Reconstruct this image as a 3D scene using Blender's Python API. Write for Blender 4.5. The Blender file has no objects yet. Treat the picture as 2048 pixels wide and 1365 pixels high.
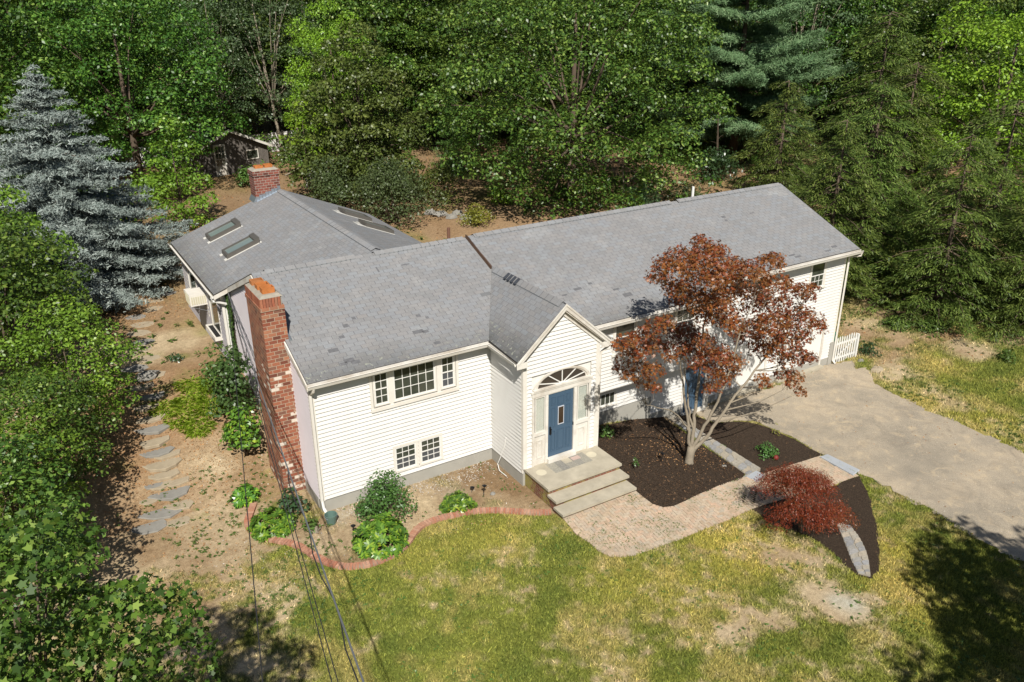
import bpy, math, random
import numpy as np
from mathutils import Matrix, Vector

# ------------------------------------------------------------------ camera, sky, sun, exposure
sc = bpy.context.scene
COL = sc.collection
cam_d = bpy.data.cameras.new('camera'); cam = bpy.data.objects.new('camera', cam_d); COL.objects.link(cam)
yaw, pitch, roll = -0.5464, -0.4016, -0.0066
_F = Vector((-math.sin(yaw)*math.cos(pitch), math.cos(yaw)*math.cos(pitch), math.sin(pitch)))
_r = Vector((math.cos(yaw), math.sin(yaw), 0)); _u = _r.cross(_F)
_R = math.cos(roll)*_r + math.sin(roll)*_u; _U = -math.sin(roll)*_r + math.cos(roll)*_u
cam.matrix_world = Matrix(((_R.x,_U.x,-_F.x,-5.7373),(_R.y,_U.y,-_F.y,-20.1513),(_R.z,_U.z,-_F.z,14.0148),(0,0,0,1)))
cam_d.sensor_width = 36; cam_d.lens = 36*1641.27/2048
cam_d.clip_start = .2; cam_d.clip_end = 1500
sc.camera = cam

SUN = Vector((.45, 1, -1.15)).normalized()
el = math.asin(-SUN.z); az = math.atan2(-SUN.x, -SUN.y)
w = bpy.data.worlds.new('World'); sc.world = w; w.use_nodes = True
nt = w.node_tree; bg = nt.nodes['Background']
sky = nt.nodes.new('ShaderNodeTexSky'); sky.sky_type = 'NISHITA'; sky.sun_disc = False
sky.sun_elevation = el; sky.sun_rotation = az; sky.altitude = 50; sky.air_density = 1.0; sky.dust_density = .6
nt.links.new(sky.outputs[0], bg.inputs[0]); bg.inputs[1].default_value = .05
sd = bpy.data.lights.new('sun', 'SUN'); sd.energy = 5.0; sd.angle = math.radians(.5); sd.color = (1, .955, .88)
so = bpy.data.objects.new('sun', sd); COL.objects.link(so); so.rotation_euler = SUN.to_track_quat('-Z', 'Y').to_euler()
so.location = (0, 0, 60)
sc.view_settings.view_transform = 'Standard'; sc.view_settings.look = 'None'
sc.view_settings.exposure = .34; sc.view_settings.gamma = 1
sc.render.engine = 'CYCLES'
sc.cycles.max_bounces = 5; sc.cycles.diffuse_bounces = 2; sc.cycles.transparent_max_bounces = 8
sc.cycles.caustics_reflective = False; sc.cycles.caustics_refractive = False

# ------------------------------------------------------------------ object helpers
def tag(o, label=None, cat=None, group=None, kind=None):
    if label: o['label'] = label
    if cat: o['category'] = cat
    if group: o['group'] = group
    if kind: o['kind'] = kind
    return o
def thing(name, label, cat, loc=(0,0,0), group=None, rz=0):
    o = bpy.data.objects.new(name, None); COL.objects.link(o); o.location = loc; o.rotation_euler = (0,0,rz)
    o.empty_display_size = .3
    return tag(o, label, cat, group)
def copy_thing(src, loc, rz=0, sc_=1.0, label=None, group=None, parent=None, sz=None):
    r = src.copy(); COL.objects.link(r); r.location = loc; r.rotation_euler = (0,0,rz)
    r.scale = (sc_, sc_, sc_ if sz is None else sz)
    if label: r['label'] = label
    if group: r['group'] = group
    for ch in list(src.children):
        c = ch.copy(); COL.objects.link(c); c.parent = r
        for g in ch.children:
            d = g.copy(); COL.objects.link(d); d.parent = c
    return r
class MB:
    """collects faces; T maps local (u,d,z) to the parent's space"""
    def __init__(s, T=None): s.v=[]; s.f=[]; s.uv=[]; s.m=[]; s.T=T; s.mi=0
    def quad(s, pts, uv=None):
        b=len(s.v)
        for p in pts: s.v.append(s.T(*p) if s.T else tuple(p))
        s.f.append(tuple(range(b,b+len(pts)))); s.uv.append(uv); s.m.append(s.mi); return s
    def box(s,x0,x1,y0,y1,z0,z1):
        if getattr(s,'auto',False): s.piece()
        P=[(x0,y0,z0),(x1,y0,z0),(x1,y1,z0),(x0,y1,z0),(x0,y0,z1),(x1,y0,z1),(x1,y1,z1),(x0,y1,z1)]
        return s.hexa(P)
    def hexa(s,P):
        b=len(s.v)
        for p in P: s.v.append(s.T(*p) if s.T else tuple(p))
        for q in ((3,2,1,0),(4,5,6,7),(0,1,5,4),(1,2,6,5),(2,3,7,6),(3,0,4,7)):
            s.f.append(tuple(b+i for i in q)); s.uv.append(None); s.m.append(s.mi)
        return s
    def prism(s, poly, ext):
        """poly: 3d points; ext: vector; closed solid"""
        n=len(poly); b=len(s.v); e=ext
        for p in poly: s.v.append(s.T(*p) if s.T else tuple(p))
        for p in poly:
            q=(p[0]+e[0],p[1]+e[1],p[2]+e[2]); s.v.append(s.T(*q) if s.T else q)
        s.f.append(tuple(b+i for i in range(n))); s.f.append(tuple(b+n+i for i in reversed(range(n))))
        s.uv+= [None,None]; s.m+=[s.mi,s.mi]
        for i in range(n):
            j=(i+1)%n; s.f.append((b+i,b+n+i,b+n+j,b+j)); s.uv.append(None); s.m.append(s.mi)
        return s
    def slab(s, poly, uvs, th):
        """roof slab: top polygon with uv, thickness th straight down"""
        n=len(poly); b=len(s.v)
        s.v+=[tuple(p) for p in poly]+[(p[0],p[1],p[2]-th) for p in poly]
        s.f.append(tuple(b+i for i in range(n))); s.uv.append(uvs); s.m.append(0)
        s.f.append(tuple(b+n+i for i in reversed(range(n)))); s.uv.append(None); s.m.append(1)
        for i in range(n):
            j=(i+1)%n; s.f.append((b+i,b+n+i,b+n+j,b+j)); s.uv.append(None); s.m.append(1)
        return s
    def tube(s, pts, r, n=8, cap=True):
        pts=[Vector(p) for p in pts]; rs=r if hasattr(r,'__len__') else [r]*len(pts)
        base=len(s.v); prev=None
        for i,p in enumerate(pts):
            d=(pts[min(i+1,len(pts)-1)]-pts[max(i-1,0)]).normalized()
            if prev is None: a=Vector((0,0,1)).cross(d) if abs(d.z)<.95 else Vector((1,0,0)).cross(d)
            else: a=prev-d*prev.dot(d)
            a.normalize(); prev=a; c=d.cross(a)
            for k in range(n):
                t=2*math.pi*k/n; q=p+(a*math.cos(t)+c*math.sin(t))*rs[i]
                s.v.append(s.T(*q) if s.T else tuple(q))
        for i in range(len(pts)-1):
            for k in range(n):
                k2=(k+1)%n; s.f.append((base+i*n+k,base+i*n+k2,base+(i+1)*n+k2,base+(i+1)*n+k)); s.uv.append(None); s.m.append(s.mi)
        if cap:
            s.f.append(tuple(base+k for k in reversed(range(n)))); s.f.append(tuple(base+(len(pts)-1)*n+k for k in range(n)))
            s.uv+=[None,None]; s.m+=[s.mi,s.mi]
        return s
    def piece(s): s.pc=getattr(s,'pc',[])+[len(s.f)]; return s
    def build_pieces(s, name, mats, parent=None):
        cuts=sorted(set(getattr(s,'pc',[])+[0,len(s.f)])); out=[]
        for a,b in zip(cuts[:-1],cuts[1:]):
            q=MB(); idx={}
            for k in range(a,b):
                f=[]
                for v in s.f[k]:
                    if v not in idx: idx[v]=len(q.v); q.v.append(s.v[v])
                    f.append(idx[v])
                q.f.append(tuple(f)); q.uv.append(s.uv[k]); q.m.append(s.m[k])
            out.append(q.build(name,mats,parent))
        return out
    def boxes(s): s.auto=True; return s
    def build(s, name, mats, parent=None, smooth=False):
        me=bpy.data.meshes.new(name); me.from_pydata(s.v,[],s.f)
        if not isinstance(mats,(list,tuple)): mats=[mats]
        for m in mats: me.materials.append(m)
        if len(mats)>1: me.polygons.foreach_set('material_index', [min(i,len(mats)-1) for i in s.m])
        if any(u is not None for u in s.uv):
            uvl=me.uv_layers.new(name='UVMap'); arr=np.zeros((len(me.loops),2),np.float32)
            for p,u in zip(me.polygons,s.uv):
                if u is not None: arr[p.loop_start:p.loop_start+p.loop_total]=u
            uvl.data.foreach_set('uv',arr.ravel())
        if smooth: me.polygons.foreach_set('use_smooth',[True]*len(me.polygons))
        me.update()
        o=bpy.data.objects.new(name,me); COL.objects.link(o)
        if parent is not None: o.parent=parent
        return o
def recalc(o):
    import bmesh
    b=bmesh.new(); b.from_mesh(o.data); bmesh.ops.recalc_face_normals(b,faces=b.faces); b.to_mesh(o.data); b.free(); return o

# ------------------------------------------------------------------ numpy noise and terrain height
_rs=np.random.RandomState(7); _tab=_rs.rand(512,512)
def vnoise(x,y,s,seed=0):
    x=np.asarray(x,float)/s+seed*17.3+1000; y=np.asarray(y,float)/s+seed*9.1+1000
    xi=np.floor(x).astype(int); yi=np.floor(y).astype(int); fx=x-xi; fy=y-yi
    fx=fx*fx*(3-2*fx); fy=fy*fy*(3-2*fy); g=lambda a,b:_tab[a%512,b%512]
    return (g(xi,yi)*(1-fx)+g(xi+1,yi)*fx)*(1-fy)+(g(xi,yi+1)*(1-fx)+g(xi+1,yi+1)*fx)*fy
def fbm(x,y,s,seed=0,o=4):
    t=0;a=1;n=0
    for i in range(o): t=t+a*vnoise(x,y,s/2**i,seed+i*3); n+=a; a*=.55
    return t/n
def S(t): t=np.clip(t,0,1); return t*t*(3-2*t)
def hgt(x,y):
    x=np.asarray(x,float); y=np.asarray(y,float)
    back=1.5*S((y-1.2)/8.5)*(1-.45*S((x-14)/10)*(1-S((y-6)/18)))
    side=-.78*S((x-9.6)/5.2)*(1-S((y-5)/14))
    return back+side
def H(x,y): return float(hgt(x,y))
def inpoly(x,y,poly):
    x=np.asarray(x,float); y=np.asarray(y,float); r=np.zeros(x.shape,bool); n=len(poly)
    for i in range(n):
        x0,y0=poly[i][:2]; x1,y1=poly[(i+1)%n][:2]
        c=((y0>y)!=(y1>y)); 
        with np.errstate(divide='ignore',invalid='ignore'): xx=(x1-x0)*(y-y0)/(y1-y0 if y1!=y0 else 1e-9)+x0
        r^=c&(x<xx)
    return r
def segdist(x,y,pts):
    d=np.full(np.shape(x),1e9)
    for a,b in zip(pts[:-1],pts[1:]):
        ax,ay=a[:2]; bx,by=b[:2]; dx,dy=bx-ax,by-ay
        t=np.clip(((x-ax)*dx+(y-ay)*dy)/(dx*dx+dy*dy+1e-9),0,1)
        d=np.minimum(d,np.hypot(x-ax-t*dx,y-ay-t*dy))
    return d

# ------------------------------------------------------------------ material helpers
class NT:
    def __init__(s,name):
        s.m=bpy.data.materials.new(name); s.m.use_nodes=True; s.t=s.m.node_tree; s.N=s.t.nodes; s.L=s.t.links
        s.b=s.N['Principled BSDF']; s.out=s.N['Material Output']
    def n(s,t,**k):
        o=s.N.new(t)
        for a,b in k.items(): setattr(o,a,b)
        return o
    def set(s,sock,v):
        if hasattr(v,'is_output') : s.L.new(v,sock)
        else: sock.default_value=v
    def math(s,op,a,b=0,c=None):
        o=s.n('ShaderNodeMath',operation=op); s.set(o.inputs[0],a); s.set(o.inputs[1],b)
        if c is not None: s.set(o.inputs[2],c)
        return o.outputs[0]
    def mix(s,f,a,b,mode='MIX'):
        o=s.n('ShaderNodeMix',data_type='RGBA',blend_type=mode); s.set(o.inputs[0],f)
        s.set(o.inputs[6],a if hasattr(a,'is_output') else (*a,1)); s.set(o.inputs[7],b if hasattr(b,'is_output') else (*b,1)); return o.outputs[2]
    def noise(s,scale,detail=3,rough=.6,vec=None,dist=0):
        o=s.n('ShaderNodeTexNoise'); o.inputs['Scale'].default_value=scale; o.inputs['Detail'].default_value=detail
        o.inputs['Roughness'].default_value=rough; o.inputs['Distortion'].default_value=dist
        s.L.new(vec if vec is not None else s.obj(), o.inputs['Vector']); return o.outputs['Fac']
    def obj(s):
        if not hasattr(s,'_tc'): s._tc=s.n('ShaderNodeTexCoord')
        return s._tc.outputs['Object']
    def uv(s):
        s.obj(); return s._tc.outputs['UV']
    def ramp(s,f,stops):
        o=s.n('ShaderNodeValToRGB'); s.L.new(f,o.inputs[0]); e=o.color_ramp.elements
        while len(e)<len(stops): e.new(.5)
        for q,(p,c) in zip(e,stops): q.position=p; q.color=(*c,1) if len(c)==3 else c
        return o.outputs[0]
    def bump(s,h,strength=.3,dist=.02):
        o=s.n('ShaderNodeBump'); o.inputs['Strength'].default_value=strength; o.inputs['Distance'].default_value=dist
        s.L.new(h,o.inputs['Height']); s.L.new(o.outputs[0],s.b.inputs['Normal']); return o
    def fin(s,col,rough=.7,spec=.3,metal=0):
        s.set(s.b.inputs['Base Color'],col if hasattr(col,'is_output') else (*col,1)); s.set(s.b.inputs['Roughness'],rough)
        s.b.inputs['Specular IOR Level'].default_value=spec; s.b.inputs['Metallic'].default_value=metal; return s.m
def lin(h):
    return tuple((c/255/12.92 if c/255<=.04045 else ((c/255+.055)/1.055)**2.4) for c in h)
def simple(name,c,rough=.6,spec=.3,metal=0,var=.12,scale=3,bump=0):
    t=NT(name); f=t.noise(scale,4); 
    col=t.mix(f,tuple(x*(1-var) for x in c),tuple(min(1,x*(1+var)) for x in c))
    if bump: t.bump(t.noise(scale*12,3),bump,.01)
    return t.fin(col,rough,spec,metal)
def leafmat(name,cols,rough=.42,trans=.13,spec=.4,big=.5):
    t=NT(name); g=t.n('ShaderNodeNewGeometry'); oi=t.n('ShaderNodeObjectInfo')
    nz=t.noise(.35,2,.5)
    f=t.math('ADD',t.math('MULTIPLY',g.outputs['Random Per Island'],1-big),t.math('MULTIPLY',t.math('SUBTRACT',t.math('MULTIPLY',nz,1.6),.3),big))
    n=len(cols); col=t.ramp(f,[((i/(n-1))**.64,c) for i,c in enumerate(cols)])  # skewed leaf tones: colour stands in for dark gaps and highlights
    hv=t.n('ShaderNodeHueSaturation'); t.L.new(col,hv.inputs['Color'])
    t.set(hv.inputs['Hue'],t.math('ADD',.487,t.math('MULTIPLY',oi.outputs['Random'],.026)))
    t.set(hv.inputs['Value'],t.math('ADD',.86,t.math('MULTIPLY',oi.outputs['Random'],.3)))
    t.fin(hv.outputs[0],rough,spec)
    if trans:
        tr=t.n('ShaderNodeBsdfTranslucent'); t.L.new(t.mix(.5,hv.outputs[0],(.3,.45,.05),'MIX') if name!='x' else hv.outputs[0],tr.inputs[0])
        mx=t.n('ShaderNodeMixShader'); mx.inputs[0].default_value=trans
        t.L.new(t.b.outputs[0],mx.inputs[1]); t.L.new(tr.outputs[0],mx.inputs[2]); t.L.new(mx.outputs[0],t.out.inputs[0])
        if 'red' in name: 
            for l in list(tr.inputs[0].links): t.L.remove(l)
            t.L.new(hv.outputs[0],tr.inputs[0])
    return t.m

def mat_shingle():
    t=NT('asphalt_shingle'); sp=t.n('ShaderNodeSeparateXYZ'); t.L.new(t.uv(),sp.inputs[0])
    U,V=sp.outputs[0],sp.outputs[1]
    v=t.math('DIVIDE',V,.155); row=t.math('FLOOR',v)
    wn0=t.n('ShaderNodeTexWhiteNoise',noise_dimensions='1D'); t.L.new(row,wn0.inputs['W'])
    off=t.math('ADD',t.math('MULTIPLY',row,.5),t.math('MULTIPLY',wn0.outputs[0],.12))
    u=t.math('ADD',t.math('DIVIDE',U,.335),off); cu=t.math('FLOOR',u)
    cb=t.n('ShaderNodeCombineXYZ'); t.L.new(cu,cb.inputs[0]); t.L.new(row,cb.inputs[1])
    wn=t.n('ShaderNodeTexWhiteNoise',noise_dimensions='2D'); t.L.new(cb.outputs[0],wn.inputs['Vector'])
    col=t.ramp(wn.outputs[0],[(0,lin((113,113,112))),(.3,lin((121,119,117))),(.5,lin((118,121,124))),(.65,lin((124,121,118))),(.85,lin((122,126,129))),(1,lin((121,117,113)))])
    blot=t.noise(.55,4,.6); col=t.mix(t.math('MULTIPLY',t.math('SUBTRACT',blot,.35),.55),col,lin((142,141,139)))
    cbs=t.n('ShaderNodeCombineXYZ'); t.L.new(t.math('MULTIPLY',U,2.2),cbs.inputs[0]); t.L.new(t.math('MULTIPLY',V,.28),cbs.inputs[1])
    stk=t.noise(1.0,5,.7,vec=cbs.outputs[0]); col=t.mix(t.math('MULTIPLY',t.math('MAXIMUM',t.math('SUBTRACT',stk,.5),0),1.7),col,(.12,.125,.125))
    pal=t.noise(.9,4,.7,dist=.5); col=t.mix(t.math('MULTIPLY',t.math('MAXIMUM',t.math('SUBTRACT',pal,.55),0),1.6),col,lin((172,172,168)))
    gr=t.noise(55,2,.7); col=t.mix(.22,col,t.ramp(gr,[(.3,(.12,.12,.13)),(.7,(.5,.5,.51))]))
    fu=t.math('FRACT',u); fv=t.math('FRACT',v)
    jn=t.math('LESS_THAN',fu,.055); en=t.math('GREATER_THAN',fv,.90)
    wn2=t.n('ShaderNodeTexWhiteNoise',noise_dimensions='2D'); t.L.new(cb.outputs[0],wn2.inputs['Vector'])
    dk=t.math('MULTIPLY',jn,t.math('LESS_THAN',fv,.92)); col=t.mix(t.math('MULTIPLY',dk,.62),col,(.06,.06,.065))
    col=t.mix(t.math('MULTIPLY',en,.34),col,(.09,.09,.095))
    # missing / darkened tabs
    miss=t.math('MULTIPLY',t.math('GREATER_THAN',wn.outputs[0],.9992),1); col=t.mix(t.math('MULTIPLY',miss,.6),col,(.10,.11,.12))
    # lichen & grime kept in the uv.z-free 'grime' attribute (near eaves)
    at=t.n('ShaderNodeAttribute',attribute_name='grime'); gn=t.noise(2.2,5,.75)
    st=t.math('MULTIPLY',at.outputs['Fac'],t.math('GREATER_THAN',t.math('ADD',gn,t.math('MULTIPLY',at.outputs['Fac'],.22)),.60))
    col=t.mix(t.math('MULTIPLY',t.math('MULTIPLY',at.outputs['Fac'],gn),.9),col,(.07,.07,.065))
    lc=t.math('MULTIPLY',at.outputs['Fac'],t.math('GREATER_THAN',t.noise(9,3,.6),.63)); col=t.mix(t.math('MULTIPLY',lc,.75),col,lin((150,152,138)))
    h=t.math('SUBTRACT',t.math('MULTIPLY',fv,-1),t.math('MULTIPLY',jn,.8)); t.bump(t.math('ADD',h,t.math('MULTIPLY',gr,.3)),.35,.008)
    return t.fin(col,.86,.25)
def mat_brick(name,cols,bw=.235,bh=.112,mortar=lin((178,160,138)),white=0,ang=False,m=.07):
    t=NT(name); sp=t.n('ShaderNodeSeparateXYZ'); t.L.new(t.obj(),sp.inputs[0])
    U=t.math('ADD',sp.outputs[0],sp.outputs[1]); V=sp.outputs[2]
    v=t.math('DIVIDE',V,bh); row=t.math('FLOOR',v); u=t.math('ADD',t.math('DIVIDE',U,bw),t.math('MULTIPLY',t.math('MODULO',t.math('ADD',row,1000),2),.5)); cu=t.math('FLOOR',u)
    cb=t.n('ShaderNodeCombineXYZ'); t.L.new(cu,cb.inputs[0]); t.L.new(row,cb.inputs[1])
    wn=t.n('ShaderNodeTexWhiteNoise',noise_dimensions='2D'); t.L.new(cb.outputs[0],wn.inputs['Vector'])
    n=len(cols); col=t.ramp(wn.outputs[0],[(i/(n-1),c) for i,c in enumerate(cols)])
    col=t.mix(t.math('MULTIPLY',t.noise(14,4,.7),.45),col,tuple(c*.55 for c in cols[0]))
    if 'step' in name: col=t.mix(t.math('MINIMUM',t.math('MULTIPLY',t.math('MAXIMUM',t.math('SUBTRACT',t.noise(1.6,4,.7),.42),0),6),.85),col,lin((150,142,74)))
    if white:
        wn2=t.n('ShaderNodeTexWhiteNoise',noise_dimensions='3D'); cb2=t.n('ShaderNodeCombineXYZ'); t.L.new(cu,cb2.inputs[0]); t.L.new(row,cb2.inputs[1]); cb2.inputs[2].default_value=5; t.L.new(cb2.outputs[0],wn2.inputs['Vector'])
        low=t.math('MULTIPLY',t.math('SUBTRACT',4.6,V),.09*white); low=t.math('MINIMUM',low,.09)
        zz=t.noise(1.1,2,.5); low=t.math('MULTIPLY',low,t.math('MULTIPLY',zz,1.3))
        wmask=t.math('MULTIPLY',t.math('LESS_THAN',wn2.outputs[0],low),t.math('GREATER_THAN',t.noise(9,4,.7),.40)); col=t.mix(t.math('MULTIPLY',wmask,.85),col,lin((214,204,190)))
    fu=t.math('FRACT',u); fv=t.math('FRACT',v)
    mu=t.math('LESS_THAN',fu,m); mv=t.math('LESS_THAN',fv,m*1.9); mm=t.math('MAXIMUM',mu,mv)
    col=t.mix(mm,col,t.mix(t.noise(20,3),mortar,tuple(c*.72 for c in mortar)))
    t.bump(t.math('ADD',t.math('MULTIPLY',mm,-1),t.math('MULTIPLY',t.noise(40,3),.4)),.6,.012)
    return t.fin(col,.85,.2)

M={}
def paint(name,c,dirt=.18,rough=.55,dc=(.42,.39,.33)):
    t=NT(name); f=t.noise(1.3,5,.65); g=t.noise(18,3,.7)
    k=t.math('MULTIPLY',t.math('MAXIMUM',t.math('SUBTRACT',f,.42),0),dirt*4); k=t.math('MULTIPLY',k,t.math('ADD',.5,g))
    return t.fin(t.mix(k,c,dc),rough,.35)
M['siding']=paint('white_siding_paint',lin((212,210,205)),.16)
M['siding_pink']=paint('pinkish_siding_paint',lin((212,204,207)),.14,dc=(.36,.33,.34))
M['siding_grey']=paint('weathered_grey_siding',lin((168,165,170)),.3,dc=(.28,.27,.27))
M['trim']=paint('cream_trim_paint',lin((216,212,203)),.2,dc=(.42,.33,.22))
M['trimworn']=paint('worn_trim_paint',lin((214,210,201)),.6,dc=(.36,.29,.21))
M['white']=paint('white_paint',lin((220,218,212)),.08)
M['conc']=simple('foundation_concrete',lin((158,155,146)),.9,.2,0,.16,2.2,.3)
M['wood']=simple('bare_brown_wood',lin((120,92,66)),.8,.2,0,.35,4)
M['dark']=simple('dark_interior',(.02,.02,.02),.7)
M['soffit']=paint('soffit_paint',lin((196,190,178)),.3)
M['blue']=paint('blue_door_paint',lin((66,88,108)),.06,.42,dc=(.10,.16,.24))
M['grey_panel']=paint('grey_blue_panel_paint',lin((186,190,198)),.1)
M['metal']=simple('flashing_metal',lin((170,178,186)),.38,.5,.75,.2,6)
M['blackmetal']=simple('black_metal',(.02,.02,.022),.4,.5,.6)
M['brass']=simple('brass',(.45,.36,.2),.3,.5,.8)
M['terra']=simple('terracotta_flue',lin((176,110,62)),.9,.15,0,.45,5,.3)
M['terra2']=simple('terracotta_pale',lin((170,112,70)),.9,.15,0,.45,5,.3)
M['cap']=simple('mortar_crown',lin((150,143,130)),.9,.15,0,.3,7,.6)
M['slabc']=simple('step_slab_stone',lin((168,160,142)),.85,.25,0,.34,2.6,.3)
M['slabg']=simple('blue_grey_granite',lin((158,162,166)),.8,.3,0,.12,5,.2)
M['shingle']=mat_shingle()
M['underroof']=paint('roof_edge_paint',lin((205,196,180)),.6,dc=(.2,.15,.10))
M['rooflips']=simple('roof_edge_dark',(.05,.045,.04),.8)
rb=[lin((108,66,54)),lin((148,88,68)),lin((166,106,80)),lin((140,80,62)),lin((182,128,98)),lin((124,90,76)),lin((158,96,72))]
M['brick']=mat_brick('red_brick',rb,white=1)
M['brick2']=mat_brick('old_red_brick',[lin((96,58,50)),lin((138,78,64)),lin((152,92,78)),lin((112,72,64))],.23,.11,lin((170,160,148)),0)
M['brick3']=mat_brick('step_riser_brick',[lin((104,64,54)),lin((140,84,70)),lin((120,90,70)),lin((128,70,58))],.22,.075,lin((150,140,120)),0)
t=NT('dark_window_glass'); M['glass']=t.fin(t.mix(t.noise(2.5,3),(.010,.012,.010),(.09,.10,.075)),.06,.7)  # greenish reflections painted into the pane colour as noise
t=NT('screened_glass'); M['screen']=t.fin(t.mix(t.noise(3,3),(.055,.06,.065),(.09,.095,.1)),.35,.35)
t=NT('clear_glass'); gl=t.n('ShaderNodeBsdfGlossy'); gl.inputs['Roughness'].default_value=.05; tp=t.n('ShaderNodeBsdfTransparent'); tp.inputs[0].default_value=(.95,.96,.95,1)
mx=t.n('ShaderNodeMixShader'); mx.inputs[0].default_value=.12; t.L.new(tp.outputs[0],mx.inputs[1]); t.L.new(gl.outputs[0],mx.inputs[2]); t.L.new(mx.outputs[0],t.out.inputs[0]); M['clear']=t.m
M['curtain']=simple('pale_curtain',lin((222,224,216)),.8,.2,0,.08,3)
M['skyglass']=simple('skylight_glass',lin((112,124,120)),.12,.6,0,.25,2)
M['skyframe']=simple('skylight_frame',lin((98,94,88)),.5,.4,.3,.15,5)
M['bark']=simple('grey_bark',lin((92,80,68)),.9,.15,0,.35,9,.6)
M['palebark']=simple('pale_maple_bark',lin((136,126,110)),.9,.15,0,.4,9,.6)
M['oldwood']=simple('weathered_grey_boards',lin((104,98,92)),.9,.15,0,.55,5,.4)
M['stone']=simple('grey_fieldstone',lin((132,129,122)),.85,.2,0,.3,4,.5)
M['stone2']=simple('tan_fieldstone',lin((156,143,121)),.85,.2,0,.3,4,.5)
M['plastic_green']=simple('green_plastic',lin((20,110,84)),.4,.4)
M['bucket']=simple('dull_green_plastic',lin((88,112,104)),.45,.4)
M['wire']=simple('black_cable',(.03,.03,.03),.5)
M['wiresilver']=simple('silver_cable',(.22,.23,.24),.45,.5,.5)
M['rust']=simple('rusty_pipe',lin((110,78,62)),.8)
M['red']=simple('red_rubber',lin((112,44,38)),.6)
M['roofdark']=simple('old_black_roofing',lin((46,46,44)),.9,.1,0,.5,3)
def groundmat():
    t=NT('ground_soil_and_turf'); at=t.n('ShaderNodeAttribute',attribute_name='soil')
    n1=t.noise(7,6,.75); n2=t.noise(38,3,.7); n3=t.noise(120,2,.6)
    c=t.mix(1,at.outputs['Color'],t.ramp(n1,[(.28,(.62,.60,.56)),(.72,(1.28,1.28,1.25))]),'MULTIPLY')
    c=t.mix(1,c,t.ramp(n2,[(.3,(.72,.70,.66)),(.7,(1.26,1.26,1.24))]),'MULTIPLY')
    peb=t.math('GREATER_THAN',t.noise(60,2,.5),.71); c=t.mix(t.math('MULTIPLY',peb,.45),c,lin((190,182,165)))
    t.bump(t.math('ADD',n2,t.math('MULTIPLY',n3,.6)),.7,.03); return t.fin(c,.95,.1)
M['ground']=groundmat()
def mulch():
    t=NT('dark_bark_mulch'); n=t.noise(26,5,.8); n2=t.noise(70,2,.7); n3=t.noise(1.2,3)
    c=t.ramp(n,[(.3,(.022,.016,.011)),(.55,(.075,.053,.037)),(.75,(.17,.12,.085))])
    at=t.n('ShaderNodeAttribute',attribute_name='dry'); c=t.mix(t.math('MULTIPLY',at.outputs['Fac'],t.math('MULTIPLY',n2,1.1)),c,lin((150,112,80)))
    t.bump(t.math('ADD',n,n2),1,.04); return t.fin(c,.95,.1)
M['mulch']=mulch()
def drive():
    t=NT('worn_pale_asphalt'); n=t.noise(.45,5,.6); n2=t.noise(45,3,.8); n3=t.noise(2.0,5,.7,dist=.6)
    c=t.ramp(n,[(.3,lin((130,123,110))),(.5,lin((152,142,125))),(.72,lin((172,158,136)))])
    c=t.mix(1,c,t.ramp(n2,[(.3,(.62,.62,.64)),(.7,(1.5,1.48,1.45))]),'MULTIPLY')
    sand=t.math('MULTIPLY',t.math('MAXIMUM',t.math('SUBTRACT',n3,.52),0),4); c=t.mix(t.math('MINIMUM',sand,.75),c,lin((186,168,140)))
    st=t.noise(.9,5,.75,dist=.8); c=t.mix(t.math('MULTIPLY',t.math('MAXIMUM',t.math('SUBTRACT',st,.5),0),2.6),c,lin((120,112,100)))
    n4=t.noise(4.5,6,.8,dist=1.2); c=t.mix(t.math('MULTIPLY',t.math('MAXIMUM',t.math('SUBTRACT',n4,.56),0),3.2),c,lin((112,100,84)))
    peb=t.math('GREATER_THAN',t.noise(34,2,.6),.66); c=t.mix(t.math('MULTIPLY',peb,.5),c,lin((200,190,172)))
    lf=t.math('GREATER_THAN',t.noise(11,3,.6),.735); c=t.mix(t.math('MULTIPLY',lf,.6),c,lin((128,92,62)))
    t.bump(n2,.5,.01); return t.fin(c,.92,.15)
M['drive']=drive()
def islandmat(name,cols,rough=.85,spec=.2,dirt=0,dc=(.2,.18,.12),bmp=.3):
    t=NT(name); g=t.n('ShaderNodeNewGeometry'); n=len(cols)
    c=t.ramp(g.outputs['Random Per Island'],[(i/(n-1),q) for i,q in enumerate(cols)])
    c=t.mix(1,c,t.ramp(t.noise(18,4,.7),[(.3,(.75,.75,.75)),(.7,(1.2,1.2,1.2))]),'MULTIPLY')
    if dirt: c=t.mix(t.math('MULTIPLY',t.math('MAXIMUM',t.math('SUBTRACT',t.noise(1.1,5,.7),.4),0),dirt*3),c,dc)
    if bmp: t.bump(t.noise(50,3),bmp,.01)
    return t.fin(c,rough,spec)
M['paver']=islandmat('faded_brick_paver',[lin((172,150,126)),lin((188,168,144)),lin((182,168,148)),lin((190,162,138)),lin((174,163,146))],dirt=.6,dc=lin((140,132,112)))
M['edgebrick']=islandmat('edging_brick',[lin((150,96,76)),lin((170,112,88)),lin((162,118,98)),lin((186,140,116)),lin((144,92,74))],dirt=.5,dc=lin((170,150,126)))
M['flag']=islandmat('flagstone',[lin((138,138,138)),lin((158,152,140)),lin((172,160,142)),lin((150,150,150)),lin((128,128,130))],dirt=.3)
M['jointsand']=simple('joint_sand',lin((128,120,98)),.95,.1,0,.3,12)
M['riversstone']=islandmat('stone_rubble',[lin((120,118,112)),lin((150,146,138)),lin((98,94,88))])
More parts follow.
